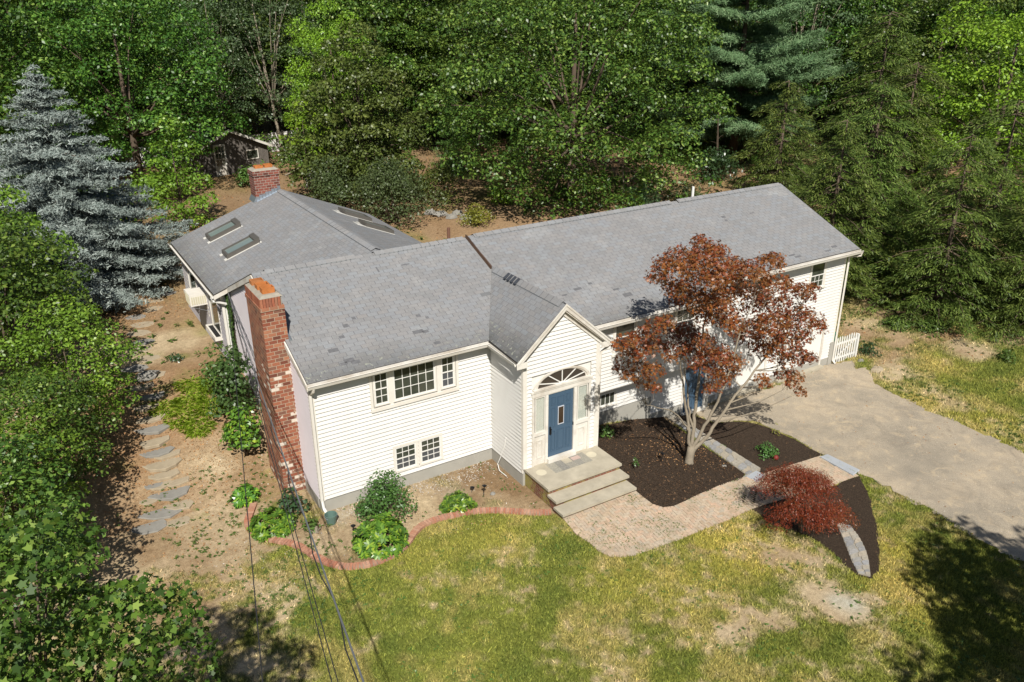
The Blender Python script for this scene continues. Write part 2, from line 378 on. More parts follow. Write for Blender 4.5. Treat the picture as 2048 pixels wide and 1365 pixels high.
# foliage
M['maple_leaf']=leafmat('maple_leaf_green',[(.020,.048,.007),(.055,.105,.015),(.14,.21,.032),(.34,.40,.11)],big=.35)
M['oak_leaf']=leafmat('oak_leaf_green',[(.018,.050,.006),(.048,.108,.014),(.12,.21,.028),(.30,.40,.09)],big=.35)
M['pale_leaf']=leafmat('pale_grey_green_leaf',[(.05,.085,.035),(.08,.125,.05),(.12,.16,.08)])
M['lime_leaf']=leafmat('bright_lime_leaf',[(.11,.20,.018),(.20,.33,.025),(.36,.48,.045)],trans=.25)
M['young_leaf']=leafmat('young_maple_leaf',[(.06,.13,.014),(.15,.27,.026),(.36,.48,.06)],trans=.2)
M['near_leaf']=leafmat('near_maple_leaf',[(.016,.042,.007),(.045,.105,.013),(.11,.20,.028),(.28,.38,.08)],rough=.5,spec=.3,big=.2)
M['cedar_leaf']=leafmat('juniper_green',[(.035,.058,.012),(.09,.12,.024),(.24,.27,.07)],trans=.1)
M['shrub_leaf']=leafmat('grey_green_shrub_leaf',[(.045,.07,.025),(.07,.10,.035),(.10,.13,.055),(.14,.16,.08)],trans=.15)
M['yellow_leaf']=leafmat('yellow_shrub_leaf',[(.10,.13,.02),(.22,.22,.03),(.30,.25,.04)],trans=.25)
M['spruce']=leafmat('blue_spruce_needle',[(.11,.14,.125),(.21,.25,.225),(.38,.42,.39)],rough=.6,trans=.0,big=.3)
M['pine']=leafmat('white_pine_needle',[(.06,.14,.06),(.14,.25,.11),(.32,.46,.24)],rough=.6,trans=.08,big=.35,spec=.2)
M['hemlock']=leafmat('hemlock_needle',[(.030,.058,.010),(.105,.155,.026),(.28,.34,.08)],rough=.55,trans=.12,big=.3)
M['hedgeconifer']=leafmat('bright_conifer',[(.06,.13,.03),(.09,.18,.035),(.13,.22,.04)],trans=.1)
M['redmaple']=leafmat('bronze_red_maple_leaf',[(.13,.042,.016),(.27,.080,.022),(.20,.105,.026),(.36,.14,.03),(.32,.19,.045),(.50,.26,.06)],trans=.25,big=.55)
M['lace']=leafmat('red_laceleaf',[(.10,.022,.010),(.22,.040,.014),(.19,.080,.020),(.32,.14,.035)],trans=.2,big=.6)
M['rhodo']=leafmat('rhododendron_leaf',[(.04,.10,.016),(.08,.18,.022),(.17,.30,.03),(.46,.50,.05)],big=.25,rough=.32,spec=.5)
M['holly']=leafmat('dark_shrub_leaf',[(.025,.055,.02),(.04,.08,.03),(.06,.10,.04)],rough=.3,spec=.5)
M['lilac']=leafmat('small_leaf_shrub',[(.035,.085,.02),(.07,.15,.03),(.15,.25,.06)])
M['weed']=leafmat('weed_leaf',[(.05,.11,.02),(.09,.15,.03),(.15,.18,.04)])
M['ivy']=leafmat('ivy_leaf',[(.035,.08,.02),(.06,.12,.03),(.11,.16,.04)])
M['litter']=islandmat('dry_leaf_litter',[lin((128,90,58)),lin((160,118,78)),lin((180,142,98)),lin((110,76,50))],bmp=0)
M['chips']=islandmat('bark_chips',[lin((52,40,30)),lin((84,64,46)),lin((118,92,68)),lin((36,28,22)),lin((60,46,36))],bmp=0)
M['pebble']=islandmat('pale_pebbles',[lin((176,168,156)),lin((200,192,180)),lin((140,130,118))],bmp=0)
def grassmat():
    t=NT('grass_blades'); at=t.n('ShaderNodeAttribute',attribute_name='soil'); g=t.n('ShaderNodeNewGeometry')
    c=t.mix(1,at.outputs['Color'],t.ramp(g.outputs['Random Per Island'],[(0,(.35,.42,.3)),(.5,(1,1,1)),(1,(1.75,1.6,1.5))]),'MULTIPLY')
    return t.fin(c,.6,.2)
M['grass']=grassmat()

# ------------------------------------------------------------------ foliage builders
def leaf_mesh(name, P, N, size, shape, mat, axis=None, rng=None, parent=None, color=None):
    P=np.asarray(P,float); N=np.asarray(N,float); n=len(P); rng=rng or np.random.RandomState(1)
    N=N/np.maximum(np.linalg.norm(N,axis=1,keepdims=True),1e-9)
    A=rng.randn(n,3) if axis is None else np.asarray(axis,float)
    A=A-N*(A*N).sum(1,keepdims=True); A/=np.maximum(np.linalg.norm(A,axis=1,keepdims=True),1e-9)
    B=np.cross(N,A); T=np.array(shape,float); k=len(T); s=np.asarray(size,float).reshape(-1,1) if np.ndim(size) else np.full((n,1),size)
    V=P[:,None,:]+s[:,None,:]*(T[None,:,0:1]*A[:,None,:]+T[None,:,1:2]*B[:,None,:]+T[None,:,2:3]*N[:,None,:])
    V=V.reshape(-1,3); me=bpy.data.meshes.new(name)
    me.vertices.add(len(V)); me.vertices.foreach_set('co',V.astype(np.float32).ravel())
    me.loops.add(n*k); me.loops.foreach_set('vertex_index',np.arange(n*k,dtype=np.int32))
    me.polygons.add(n); me.polygons.foreach_set('loop_start',np.arange(0,n*k,k,dtype=np.int32))
    me.materials.append(mat); me.update(calc_edges=True)
    if color is not None:
        at=me.color_attributes.new('soil','FLOAT_COLOR','POINT'); c=np.repeat(np.c_[color,np.ones(n)],k,axis=0)
        at.data.foreach_set('color',c.astype(np.float32).ravel())
    o=bpy.data.objects.new(name,me); COL.objects.link(o)
    if parent is not None: o.parent=parent
    return o
LEAF=[(-.5,0,0),(-.1,.30,.06),(.5,0,-.05),(-.1,-.30,.06)]
SLIM=[(-.5,0,0),(0,.13,.03),(.5,0,0),(0,-.13,.03)]
NEEDLE=[(-.5,.07,0),(.5,.03,0),(.5,-.03,0),(-.5,-.07,0)]
RHOD=[(-.5,0,0),(-.15,.17,.04),(.2,.15,.03),(.5,0,-.08),(.2,-.15,.03),(-.15,-.17,.04)]
def _star(lobes, inner, tips):
    pts=[(-.42,.03,0)]
    for i,(a,r) in enumerate(tips):
        for da,rf in ((-13,.66),(0,1),(13,.66)):
            if rf<1 and r<.45: continue
            pts.append((math.cos(math.radians(a-da))*r*rf-.1, math.sin(math.radians(a-da))*r*rf, -.10*r*rf+.02))
        if i<len(tips)-1:
            b=(a+tips[i+1][0])/2; pts.append((math.cos(math.radians(b))*inner-.1, math.sin(math.radians(b))*inner, .05))
    pts.append((-.42,-.03,0)); return pts[::-1]
STAR=_star(5,.24,[(140,.40),(68,.50),(0,.60),(-68,.50),(-140,.40)])
STAR_J=_star(5,.15,[(135,.42),(65,.52),(0,.60),(-65,.52),(-135,.42)])
BLADE=[(0,-.05,0),(0,.05,0),(1,0,.15)]

def unit(v): return v/np.maximum(np.linalg.norm(v,axis=-1,keepdims=True),1e-9)
def bough_points(rng, C, R, per, flat=.62, up=.5, jit=.5, low=-.35, fill=.72):
    """leaf positions/normals over the upper shells of boughs (centres C, radii R)"""
    Ps=[];Ns=[]
    for c,r in zip(C,R):
        k=max(4,int(per*r*r)); d=unit(rng.randn(k*2,3)); d=d[d[:,2]>low][:k]
        rr=r*(fill+(1.1-fill)*rng.rand(len(d),1)**.5)
        # lumpy surface
        lump=1+.22*np.sin(d[:,0:1]*7+c[0]*3)*np.cos(d[:,1:2]*6+c[1]*2)+.08*np.sin(d[:,2:3]*15+c[0]*9)
        p=np.array(c)+d*rr*lump*np.array([1,1,flat])
        Ps.append(p); Ns.append(unit(d*np.array([1,1,1/flat])*.6+np.array([0,0,up])+rng.randn(len(d),3)*jit))
    return np.concatenate(Ps),np.concatenate(Ns)
def crown_boughs(rng, R, Hc, zc, K, br=(.2,.32), lower=-.7, inner=.55, shape=1.0, sep=.84):
    C=[];Rb=[];tries=0
    while len(C)<K and tries<K*60:
        tries+=1; d=unit(rng.randn(3)); 
        if d[2]<lower: continue
        f=inner+(1-inner)*rng.rand()**.6; 
        c=np.array([d[0]*R*f,d[1]*R*f,d[2]*Hc*f]); 
        if shape!=1.0: # narrower towards the top
            tt=(c[2]+Hc)/(2*Hc); c[:2]*=(1.15-tt*shape)
        rb_=R*(br[0]+(br[1]-br[0])*rng.rand()); c=c+[0,0,zc]
        if sep and C and np.min(np.linalg.norm((np.array(C)-c)*[1,1,1.25],axis=1)-np.array(Rb)*sep)<rb_*sep: continue
        C.append(c); Rb.append(rb_)
    return C,Rb
def trunk_mesh(rng, h, r, C, parent, mat, nl=10, lean=(0,0), zsplit=.35, name='trunk'):
    mb=MB(); n=7; pts=[];rs=[]
    for i in range(n):
        t=i/(n-1); pts.append((lean[0]*t+.12*r*math.sin(t*7),lean[1]*t+.1*r*math.cos(t*5),-.3+(h+.3)*t)); rs.append(r*(1.25 if i==0 else 1-.75*t))
    mb.tube(pts,rs,9)
    idx=list(rng.permutation(len(C)))[:nl]
    for i in idx:
        c=C[i]; z0=h*zsplit+(c[2]-h*zsplit)*.35*rng.rand(); z0=min(max(z0,h*.2),h*.9); t=z0/h
        a=np.array([lean[0]*t,lean[1]*t,z0]); e=np.array(c); m=a*.5+e*.5+np.array([0,0,.08*np.linalg.norm(e-a)])
        rr=r*(.42-.25*t); mb.tube([a,a*.75+e*.25+[0,0,.02],m,e],[rr,rr*.8,rr*.5,rr*.15],5)
    return mb.build(name,mat,parent,smooth=True)
def broadleaf(name,label,cat,loc,seed,R,Hc,h,K,per,leaf,mat,shape=LEAF,group=None,flat=.62,trunk_r=.22,zc=None,br=(.2,.32),lower=-.7,inner=.55,cone=1.0,bark='bark',nl=10,lean=(0,0),jit=.5,up=.5,trunk_name='trunk'):
    rng=np.random.RandomState(seed); t=thing(name,label,cat,loc,group)
    zc=h-Hc if zc is None else zc
    C,Rb=crown_boughs(rng,R,Hc,zc,K,br,lower,inner,cone)
    P,N=bough_points(rng,C,Rb,per,flat,up,jit); sz=leaf*(.7+.6*rng.rand(len(P)))
    leaf_mesh('crown',P,N,sz,shape,M[mat],rng=rng,parent=t)
    trunk_mesh(rng,min(h*.85,zc+Hc*.5),trunk_r,C,t,M[bark],nl,lean,name=trunk_name); return t
def conifer(name,label,cat,loc,seed,R,h,levels,nb,droop,mat,twig=.5,spread=.35,needle=(.16,NEEDLE),taper=.9,z0=.04,group=None,upcurl=.0,tuft=6,trunk_r=.18,hang=0.,rjit=.25,flatn=.5,plate=0.):
    """branch whorls; every branch carries side twigs tufted with needle faces"""
    rng=np.random.RandomState(seed); t=thing(name,label,cat,loc,group); P=[];N=[];A=[]; mb=MB()
    mb.tube([(0,0,-.3),(0,0,h*.4),(.03,0,h*.97)],[trunk_r*1.2,trunk_r*.7,.02],8)
    for li in range(levels):
        f=(li+.5*rng.rand())/levels; z=h*(z0+(1-z0)*f); L0=R*(1-f)**taper
        if L0<.1: L0=.1
        k=max(4,int(nb*(1-.45*f)))
        ph=rng.rand()*6.28
        for b in range(k):
            z=h*(z0+(1-z0)*f)+rng.randn()*h/levels*.4; a=ph+6.283*(b+.5*rng.rand())/k; L=L0*(1-rjit+2*rjit*rng.rand()); ca,sa=math.cos(a),math.sin(a)
            ns=max(3,int(L/(.22 if L>1 else .12)))
            s=np.linspace(.12,1,ns); zz=z-droop*L*s**1.5+upcurl*L*s**3
            bx=s*L*ca; by=s*L*sa
            if b%2==0: mb.tube([(0,0,z),(bx[ns//2],by[ns//2],zz[ns//2]-.03),(bx[-1],by[-1],zz[-1]-.03)],[.035*L/3+.01,.02*L/3+.006,.004],4,cap=False)
            for i in range(ns):
                wl=twig*L0**.5*(1.1-.55*s[i])*(.6+.6*rng.rand())*(1 if s[i]>.25 else .6)
                for sd_ in (-1,1):
                    m=max(2,int(wl/(needle[0]*.55)))
                    q=np.linspace(.1,1,m)[:,None]
                    dirv=np.array([ca*spread-sa*sd_, sa*spread+ca*sd_, -hang]); dirv/=np.linalg.norm(dirv)
                    p0=np.array([bx[i],by[i],zz[i]]); pp=p0+q*wl*dirv+np.array([0,0,-.12*wl])*q**2
                    pp=np.repeat(pp,tuft,axis=0)+rng.randn(m*tuft,3)*needle[0]*.32+np.array([0,0,plate])*rng.rand(m*tuft,1)
                    nd=dirv*.5+np.array([ca*.4,sa*.4,.45-hang])+rng.randn(m*tuft,3)*.45
                    P.append(pp); A.append(nd); N.append(np.array([0,0,flatn])+np.array([ca,sa,0])*.25+rng.randn(m*tuft,3)*.5)
    P=np.concatenate(P);A=np.concatenate(A);N=np.concatenate(N)
    leaf_mesh('crown',P,N,needle[0]*(.7+.6*rng.rand(len(P))),needle[1],M[mat],axis=A,rng=rng,parent=t)
    mb.build('trunk',M['bark'],t,smooth=True); return t
def pad_conifer(name,label,cat,loc,seed,R,h,levels,nb,droop,mat,pad=(.32,.55),per=900,leaf=.16,taper=.7,z0=.05,flat=.5,trunk_r=.16,group=None,hang=.5,gap=.15):
    """hemlock-like: drooping branches carrying separate needle pads"""
    rng=np.random.RandomState(seed); t=thing(name,label,cat,loc,group); C=[];Rb=[];O=[]; mb=MB()
    mb.tube([(0,0,-.3),(0,0,h*.4),(.03,0,h*.97)],[trunk_r*1.2,trunk_r*.7,.02],8)
    for li in range(levels):
        f=(li+rng.rand()*.6)/levels; L0=max(.25,R*(1-f)**taper); k=max(3,int(nb*(1-.5*f)))
        ph=rng.rand()*6.28
        for b in range(k):
            if rng.rand()<gap: continue
            a=ph+6.283*(b+.6*rng.rand())/k; L=L0*rng.uniform(.6,1.15); z=h*(z0+(1-z0)*f)+rng.randn()*h/levels*.4; ca,sa=math.cos(a),math.sin(a)
            e=np.array([ca*L,sa*L,z-droop*L]); mb.tube([(0,0,z),(ca*L*.5,sa*L*.5,z-droop*L*.3),tuple(e)],[.03,.018,.005],4,cap=False)
            n=max(2,int(L/.42))
            for i in range(n):
                s_=(.25+.75*(i+.6)/n); w_=(pad[0]+(pad[1]-pad[0])*rng.rand())*(1.1-.35*s_)
                off=rng.randn()*.28*L*(1.1-s_)
                C.append(np.array([ca*L*s_-sa*off,sa*L*s_+ca*off,z-droop*L*s_**1.6-.12*abs(off)])); Rb.append(w_); O.append((ca,sa))
    P=[];N=[];A=[]
    for c,r,o in zip(C,Rb,O):
        m=int(per*r*r); d=unit(rng.randn(m,3)); d=d[d[:,2]>-.25]; p=d*r*(.55+.55*rng.rand(len(d),1))*np.array([1,1,flat]); p[:,2]-=.35*hang*np.hypot(p[:,0],p[:,1])
        out=np.array([o[0],o[1],0]); p=p+out*r*.25
        P.append(c+p); N.append(np.array([0,0,1.])+d*.5+rng.randn(len(d),3)*.3); A.append(unit(p*[1,1,0]+out*.2)+np.array([0,0,-hang])+rng.randn(len(d),3)*.3)
    P=np.concatenate(P);N=np.concatenate(N);A=np.concatenate(A)
    leaf_mesh('crown',P,N,leaf*(.6+.8*rng.rand(len(P))),[(-.5,.08,0),(.1,.10,.02),(.5,0,0),(.1,-.10,.02),(-.5,-.08,0)],M[mat],axis=A,rng=rng,parent=t)
    mb.build('trunk',M['bark'],t,smooth=True); return t
def shrub(name,label,cat,loc,seed,R,h,per,leaf,mat,shape=LEAF,K=14,group=None,flat=.8,stems=7,jit=.5,up=.5,br=(.3,.5),stem_mat='bark'):
    rng=np.random.RandomState(seed); t=thing(name,label,cat,loc,group); C=[];Rb=[]
    for i in range(K):
        a=rng.rand()*6.283; f=rng.rand()**.6; r=R*(br[0]+(br[1]-br[0])*rng.rand()); rr=max(0,R-r)*f
        z=max(r*.35,(h-r*flat)*(1-.75*f*f)*(.55+.45*rng.rand())); C.append(np.array([math.cos(a)*rr,math.sin(a)*rr,z])); Rb.append(r)
    P,N=bough_points(rng,C,Rb,per,flat,up,jit,low=-.5,fill=.6); P[:,2]=np.maximum(P[:,2],.02)
    leaf_mesh('foliage',P,N,leaf*(.7+.6*rng.rand(len(P))),shape,M[mat],rng=rng,parent=t)
    mb=MB()
    for i in range(stems):
        c=C[i%K]; mb.tube([(rng.randn()*.05*R,rng.randn()*.05*R,-.05),(c[0]*.5,c[1]*.5,c[2]*.5),tuple(c)],[.02*R+.006,.012*R+.004,.003],5)
    mb.build('stem',M[stem_mat],t,smooth=True); return t
def rosette_shrub(name,label,cat,loc,seed,R,h,nros,leaf,mat,group=None,lv=8,tip=None):
    """rhododendron-like: whorls of long leaves on a dome"""
    rng=np.random.RandomState(seed); t=thing(name,label,cat,loc,group); P=[];N=[];A=[]
    mb=MB()
    for i in range(nros):
        d=unit(rng.randn(3)); d[2]=abs(d[2])*.9+.05; d=unit(d); f=.8+.25*rng.rand(); lump=1+.12*math.sin(d[0]*6+seed)*math.cos(d[1]*5)
        c=d*np.array([R,R,h])*f*lump
        if i%6==0: mb.tube([(0,0,-.05),tuple(c*.5+[0,0,.03]),tuple(c)],[.015,.01,.005],4)
        up=unit(d*.8+np.array([0,0,.6])+rng.randn(3)*.25)
        for k in range(lv):
            a=6.283*(k+rng.rand()*.5)/lv; x=unit(np.cross(up,[.3,.9,.1])); y=np.cross(up,x); dr=unit(x*math.cos(a)+y*math.sin(a)+up*(.25+.35*rng.rand()))
            P.append(c+dr*leaf*.5); A.append(dr); N.append(up-dr*.3)
    leaf_mesh('foliage',np.array(P),np.array(N),leaf*(.8+.4*rng.rand(len(P))),RHOD,M[mat],axis=np.array(A),rng=rng,parent=t)
    mb.build('stem',M['bark'],t); return t

# ------------------------------------------------------------------ ground
P_WALK=[(5.82,-3.74),(5.76,-4.19),(5.67,-4.78),(5.76,-5.26),(5.76,-5.75),(5.88,-6.06),(6.18,-6.27),(6.53,-6.38),(7.06,-6.41),(7.94,-6.48),(9.01,-6.50),(9.91,-6.54),(10.79,-6.43),(13.40,-6.12),(16.08,-6.27),(16.02,-4.76),(14.21,-4.60),(12.27,-4.72),(10.39,-5.07),(9.39,-5.18),(8.91,-5.19),(8.61,-5.07),(8.45,-4.78),(8.46,-4.29),(8.49,-3.80)]
P_M1=[(9.96,-0.19),(11.40,-0.04),(13.12,0.33),(12.78,-2.27),(12.60,-4.54),(12.21,-4.78),(10.35,-5.11),(9.35,-5.22),(8.87,-5.23),(8.58,-5.11),(8.42,-4.82),(8.42,-4.34),(8.45,-3.91),(8.66,-2.98),(9.01,-1.19)]
P_M2=[(13.33,0.29),(14.29,0.17),(14.57,-1.04),(15.29,-1.39),(15.73,-1.72),(15.99,-2.24),(16.08,-2.82),(16.18,-3.49),(16.16,-3.97),(16.16,-4.77),(15.07,-4.71),(13.07,-4.65),(13.19,-2.15)]
P_M3=[(11.00,-5.83),(12.40,-5.36),(13.40,-6.12),(16.09,-6.30),(15.52,-7.03),(14.42,-8.12),(13.01,-9.26),(11.83,-10.06),(11.29,-10.23),(11.02,-9.97),(11.11,-9.52),(11.36,-8.84),(11.42,-8.28),(11.16,-7.79),(10.75,-7.23)]
P_DRIVE=[(14.41,0.30),(15.51,0.04),(16.89,-0.08),(19.16,-0.18),(22.55,0.10),(23.66,-0.11),(23.06,-0.82),(23.62,-0.94),(22.51,-2.18),(22.32,-3.49),(22.21,-4.80),(22.29,-6.10),(22.34,-7.05),(22.07,-8.39),(23.29,-11.71),(17.91,-14.00),(16.25,-11.58),(16.16,-11.17),(16.15,-10.43),(16.28,-9.50),(16.39,-8.64),(16.26,-7.56),(16.24,-6.36),(16.16,-6.21),(16.18,-4.71),(16.22,-3.93),(16.24,-3.44),(16.13,-2.77),(16.04,-2.19),(15.79,-1.66),(15.34,-1.34),(14.62,-0.98)]
P_BORDER=[(13.23,0.40),(13.07,-0.93),(12.88,-2.28),(12.71,-3.54),(12.55,-4.67),(13.25,-4.59),(13.33,-3.30),(13.41,-2.12),(13.49,-0.85),(13.52,0.34)]
P_BORDER2=[(12.93,-7.85),(12.14,-8.75),(11.52,-9.40),(11.09,-9.94),(11.30,-10.16),(12.08,-9.52),(12.74,-8.78),(13.18,-8.15)]
P_EDGE=[(-1.64,1.45),(-1.96,0.82),(-2.06,0.54),(-2.05,0.12),(-1.83,-0.35),(-1.47,-0.76),(-1.15,-1.12),(-0.96,-1.72),(-0.76,-2.22),(-0.49,-2.64),(-0.14,-2.87),(0.25,-2.99),(0.70,-2.98),(1.10,-2.90),(1.42,-2.72),(1.85,-2.32),(2.23,-2.11),(2.75,-2.09),(3.25,-2.20),(3.76,-2.31),(4.25,-2.56),(4.69,-2.89),(5.23,-3.32),(5.63,-3.53)]
P_BED=P_EDGE+[(5.95,-3.9),(5.95,-2.0),(5.95,0.0),(0.1,0.0),(-.4,-.4)]
BLOBS=[(9.44,-10.05,0.98,0.95),(9.59,-10.68,0.83,1),(7.89,-10.14,0.60,0.8),(6.39,-9.81,0.78,0.7),(7.21,-9.82,0.66,0.5),(-3.94,0.41,0.91,0.7),(-3.19,-0.43,0.89,0.75),(-2.39,0.11,0.53,0.55),(-1.04,-1.90,0.72,0.5),(-1.22,-3.20,0.82,0.5),(5.59,-8.61,0.52,0.35),(2.61,-8.03,0.62,0.45),(2.78,-2.70,0.44,0.3),(-2.09,-2.66,0.83,0.45),(-3.24,-4.94,0.76,0.45),(3.32,-9.19,0.73,0.3),(-0.78,-5.74,0.63,0.35),(9.07,-7.69,0.73,0.35),(9.83,-8.41,0.88,0.9),(10.40,-8.94,0.59,0.8),(10.53,-10.86,0.50,0.8),(15.75,-9.37,0.34,0.3),(5.93,-7.65,0.40,0.2),(0.95,-4.55,0.54,0.25),(23.81,-4.58,0.89,0.6),(24.63,-1.81,1.41,0.55),(29.50,-2.39,1.54,0.7),(26.54,2.18,1.53,0.6),(21.54,-2.64,0.54,0.7),(20.43,-6.15,0.61,0.5),(27.22,-4.59,0.96,0.3),(2.16,-8.29,0.49,0.3),(2.47,-5.50,0.40,0.2),(-4.28,2.89,0.98,1),(-5.03,3.25,0.99,1),(-2.73,3.36,1.00,0.9),(-1.70,4.38,1.03,0.95),(-2.12,5.81,0.89,0.9),(-1.66,2.86,0.83,0.95),(-3.67,3.78,1.01,1)]
YBLOBS=[(9.23,-7.53,1.03,0.9),(9.83,-8.41,0.73,0.7),(9.38,-6.81,0.75,0.6),(13.35,-9.37,0.96,0.6),(11.63,-10.82,0.89,0.8),(10.97,-11.68,0.57,0.6),(5.74,-7.08,1.09,0.4),(3.75,-3.85,0.86,0.5),(22.82,-3.96,1.32,0.6),(23.10,-6.96,1.28,0.6),(26.52,-2.40,1.21,0.4),(6.79,-8.19,1.09,0.5),(1.89,-3.22,0.85,0.4)]
LAWNFIX=0
xs=np.concatenate([-8-np.cumsum(np.linspace(.2,7,60))[::-1], np.arange(-8,26,.075), 26+np.cumsum(np.linspace(.15,8,70))])
ys=np.concatenate([-17-np.cumsum(np.linspace(.3,6,25))[::-1], np.arange(-17,11,.075), 11+np.cumsum(np.linspace(.15,8,70))])
def soil_rgb(x,y):
    """real albedo of the soil/turf and the turf density"""
    tan=np.array(lin((188,170,142))); drt=np.array(lin((160,139,112))); red=np.array(lin((148,118,90))); grn=np.array(lin((120,126,58))); dgr=np.array(lin((82,98,44)))
    yel=np.array(lin((160,152,76))); straw=np.array(lin((190,168,114))); pale=np.array(lin((186,186,176)))
    n1=fbm(x,y,2.2,1); n2=fbm(x,y,.7,2); n3=fbm(x,y,5,3); n4=fbm(x,y,1.3,5)
    lawn=(y<1.2-.0*x)&(x>-7.5)
    dens=.92+.9*(n1-.5)+.9*(n2-.5)+1.1*(fbm(x,y,.22,12)-.5)
    left=S((-1.0-x)/2.5); dens-=left*.42
    dens-=S((y+1.5)/2.0)*.6*(x<22.7)
    right=(x>22.2)|(y>9); dens=np.where(right&(x>20),.52+1.3*(n1-.5)+1.2*(n2-.5)+.4*S((x-23.5)/2.5)*S((-y+0)/4),dens)
    dens=np.where((y>3)&(x<0),.1+1.2*(n2-.5),dens)
    dens=np.where(y>12,.12+1.2*(n1-.5),dens)
    for bx,by,br,a in BLOBS: dens-=.68*a*np.exp(-((x-bx)**2+(y-by)**2)/(2*(br*.5)**2))*(.2+1.6*n2)
    bed=inpoly(x,y,P_BED); dens=np.where(bed,.10+1.3*(n2-.52),dens)
    dens=np.clip(dens,0,1)
    yv=np.zeros_like(x)
    for bx,by,br,a in YBLOBS: yv+=a*np.exp(-((x-bx)**2+(y-by)**2)/(2*(br*.8)**2))
    yv=np.clip(yv*1.3*(.3+1.2*n4),0,1)
    base=tan+(drt-tan)*np.clip((n4-.35)*2.2,0,1)[...,None]
    lf=np.clip((n3-.42)*4,0,1)*(((y>2)&(x<0))|(y>11)|((x>22)&(y>-1)))
    lf=np.maximum(lf,.85*(y>13))
    base=base+(red-base)*(lf*.85)[...,None]
    bb=(bed*np.clip((fbm(x,y,1.4,61)-.34)*2.6,0,.9))[...,None]; base=base+(np.array(lin((128,104,78)))-base)*bb
    sd=(((x<-.2)&(y>-3))*np.clip((fbm(x,y,1.7,62)-.42)*2.6,0,.8))[...,None]; base=base+(np.array(lin((140,114,86)))-base)*sd
    g=grn+(dgr-grn)*np.clip((n2-.42)*1.7,0,.7)[...,None]
    g=g+(yel-g)*yv[...,None]; g=g+(straw-g)*(np.clip((fbm(x,y,1.1,9)-.5)*2.4,0,.38))[...,None]
    w_=S(dens*1.35-.12)[...,None]; c=base*(1-w_)+g*w_
    for bx,by,br,a in PALE: 
        k=a*np.exp(-((x-bx)**2+(y-by)**2)/(2*(br*.6)**2))*np.clip((n2-.3)*3,0,1); c=c+(pale-c)*k[...,None]
    return c,dens,yv
PALE=[(9.77,-10.69,0.42,0.8),(9.60,-10.37,0.28,0.5),(0.51,-0.43,0.46,0.6),(3.66,-1.01,0.62,0.25),(5.81,-0.67,0.65,0.3)]
X,Y=np.meshgrid(xs,ys); Z=hgt(X,Y)+.035*(fbm(X,Y,3,4)-.5)*(np.abs(X-9)<60)
far=np.hypot(X-5,Y-5)
rgb,dens,yv=soil_rgb(X,Y)
dk=S((Y-16)/14)+0*X; rgb=rgb*(1-.2*dk[...,None])  # shade of the wood painted into the ground colour, deeper towards the back
nx,ny=len(xs),len(ys); me=bpy.data.meshes.new('ground')
me.vertices.add(nx*ny); me.vertices.foreach_set('co',np.stack([X,Y,Z],-1).astype(np.float32).ravel())
ii=(np.arange(ny-1)[:,None]*nx+np.arange(nx-1)[None,:]).ravel(); q=np.stack([ii,ii+1,ii+nx+1,ii+nx],1).astype(np.int32)
me.loops.add(q.size); me.loops.foreach_set('vertex_index',q.ravel()); me.polygons.add(len(q)); me.polygons.foreach_set('loop_start',np.arange(0,q.size,4,dtype=np.int32))
me.polygons.foreach_set('use_smooth',np.ones(len(q),bool)); me.materials.append(M['ground']); me.update(calc_edges=True)
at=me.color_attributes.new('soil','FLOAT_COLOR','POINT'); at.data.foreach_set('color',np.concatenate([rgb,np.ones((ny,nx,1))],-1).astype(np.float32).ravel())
go=bpy.data.objects.new('ground',me); COL.objects.link(go); tag(go,kind='structure')
def gz(x,y): return H(x,y)+.035*(float(fbm(x,y,3,4))-.5)
def drape(name,poly,lift,mat,jitter=0,seed=0,step=.12,attrs=None,kind='structure',edge_sub=.25,mound=0):
    """a sheet over the terrain inside poly, its outline roughened"""
    import bmesh
    rng=np.random.RandomState(seed); out=[]
    for i in range(len(poly)):
        a=np.array(poly[i]);b=np.array(poly[(i+1)%len(poly)]); L=np.linalg.norm(b-a); n=max(1,int(L/edge_sub))
        for k in range(n): out.append(a+(b-a)*k/n+rng.randn(2)*jitter*(k>0))
    x0,y0=np.min(out,0);x1,y1=np.max(out,0)
    gx=np.arange(x0-step,x1+2*step,step); gy=np.arange(y0-step,y1+2*step,step)
    GX,GY=np.meshgrid(gx,gy)
    bm=bmesh.new()
    # triangulated outline + interior points through grid: cut polygon by grid lines
    vs=[bm.verts.new((p[0],p[1],0)) for p in out]; f=bm.faces.new(vs)
    st=.5
    for xx in np.arange(math.floor(x0/st)*st,x1,st):
        bmesh.ops.bisect_plane(bm,geom=bm.verts[:]+bm.edges[:]+bm.faces[:],plane_co=(xx+.013,0,0),plane_no=(1,0,0))
    for yy in np.arange(math.floor(y0/st)*st,y1,st):
        bmesh.ops.bisect_plane(bm,geom=bm.verts[:]+bm.edges[:]+bm.faces[:],plane_co=(0,yy+.017,0),plane_no=(0,1,0))
    for v in bm.verts: v.co.z=gz(v.co.x,v.co.y)+lift
    if bm.faces and bm.faces[:][0].normal.z<0: bmesh.ops.reverse_faces(bm,faces=bm.faces)
    bm.normal_update()
    for f in bm.faces:
        if f.normal.z<0: f.normal_flip()
    me=bpy.data.meshes.new(name); bm.to_mesh(me); bm.free(); me.materials.append(mat)
    o=bpy.data.objects.new(name,me); COL.objects.link(o); tag(o,kind=kind); return o
drape('driveway',P_DRIVE,.02,M['drive'],.09,1,edge_sub=.16)
for i,p in enumerate((P_M1,P_M2,P_M3)): 
    o=drape('mulch_bed',p,.028,M['mulch'],.025,2+i)
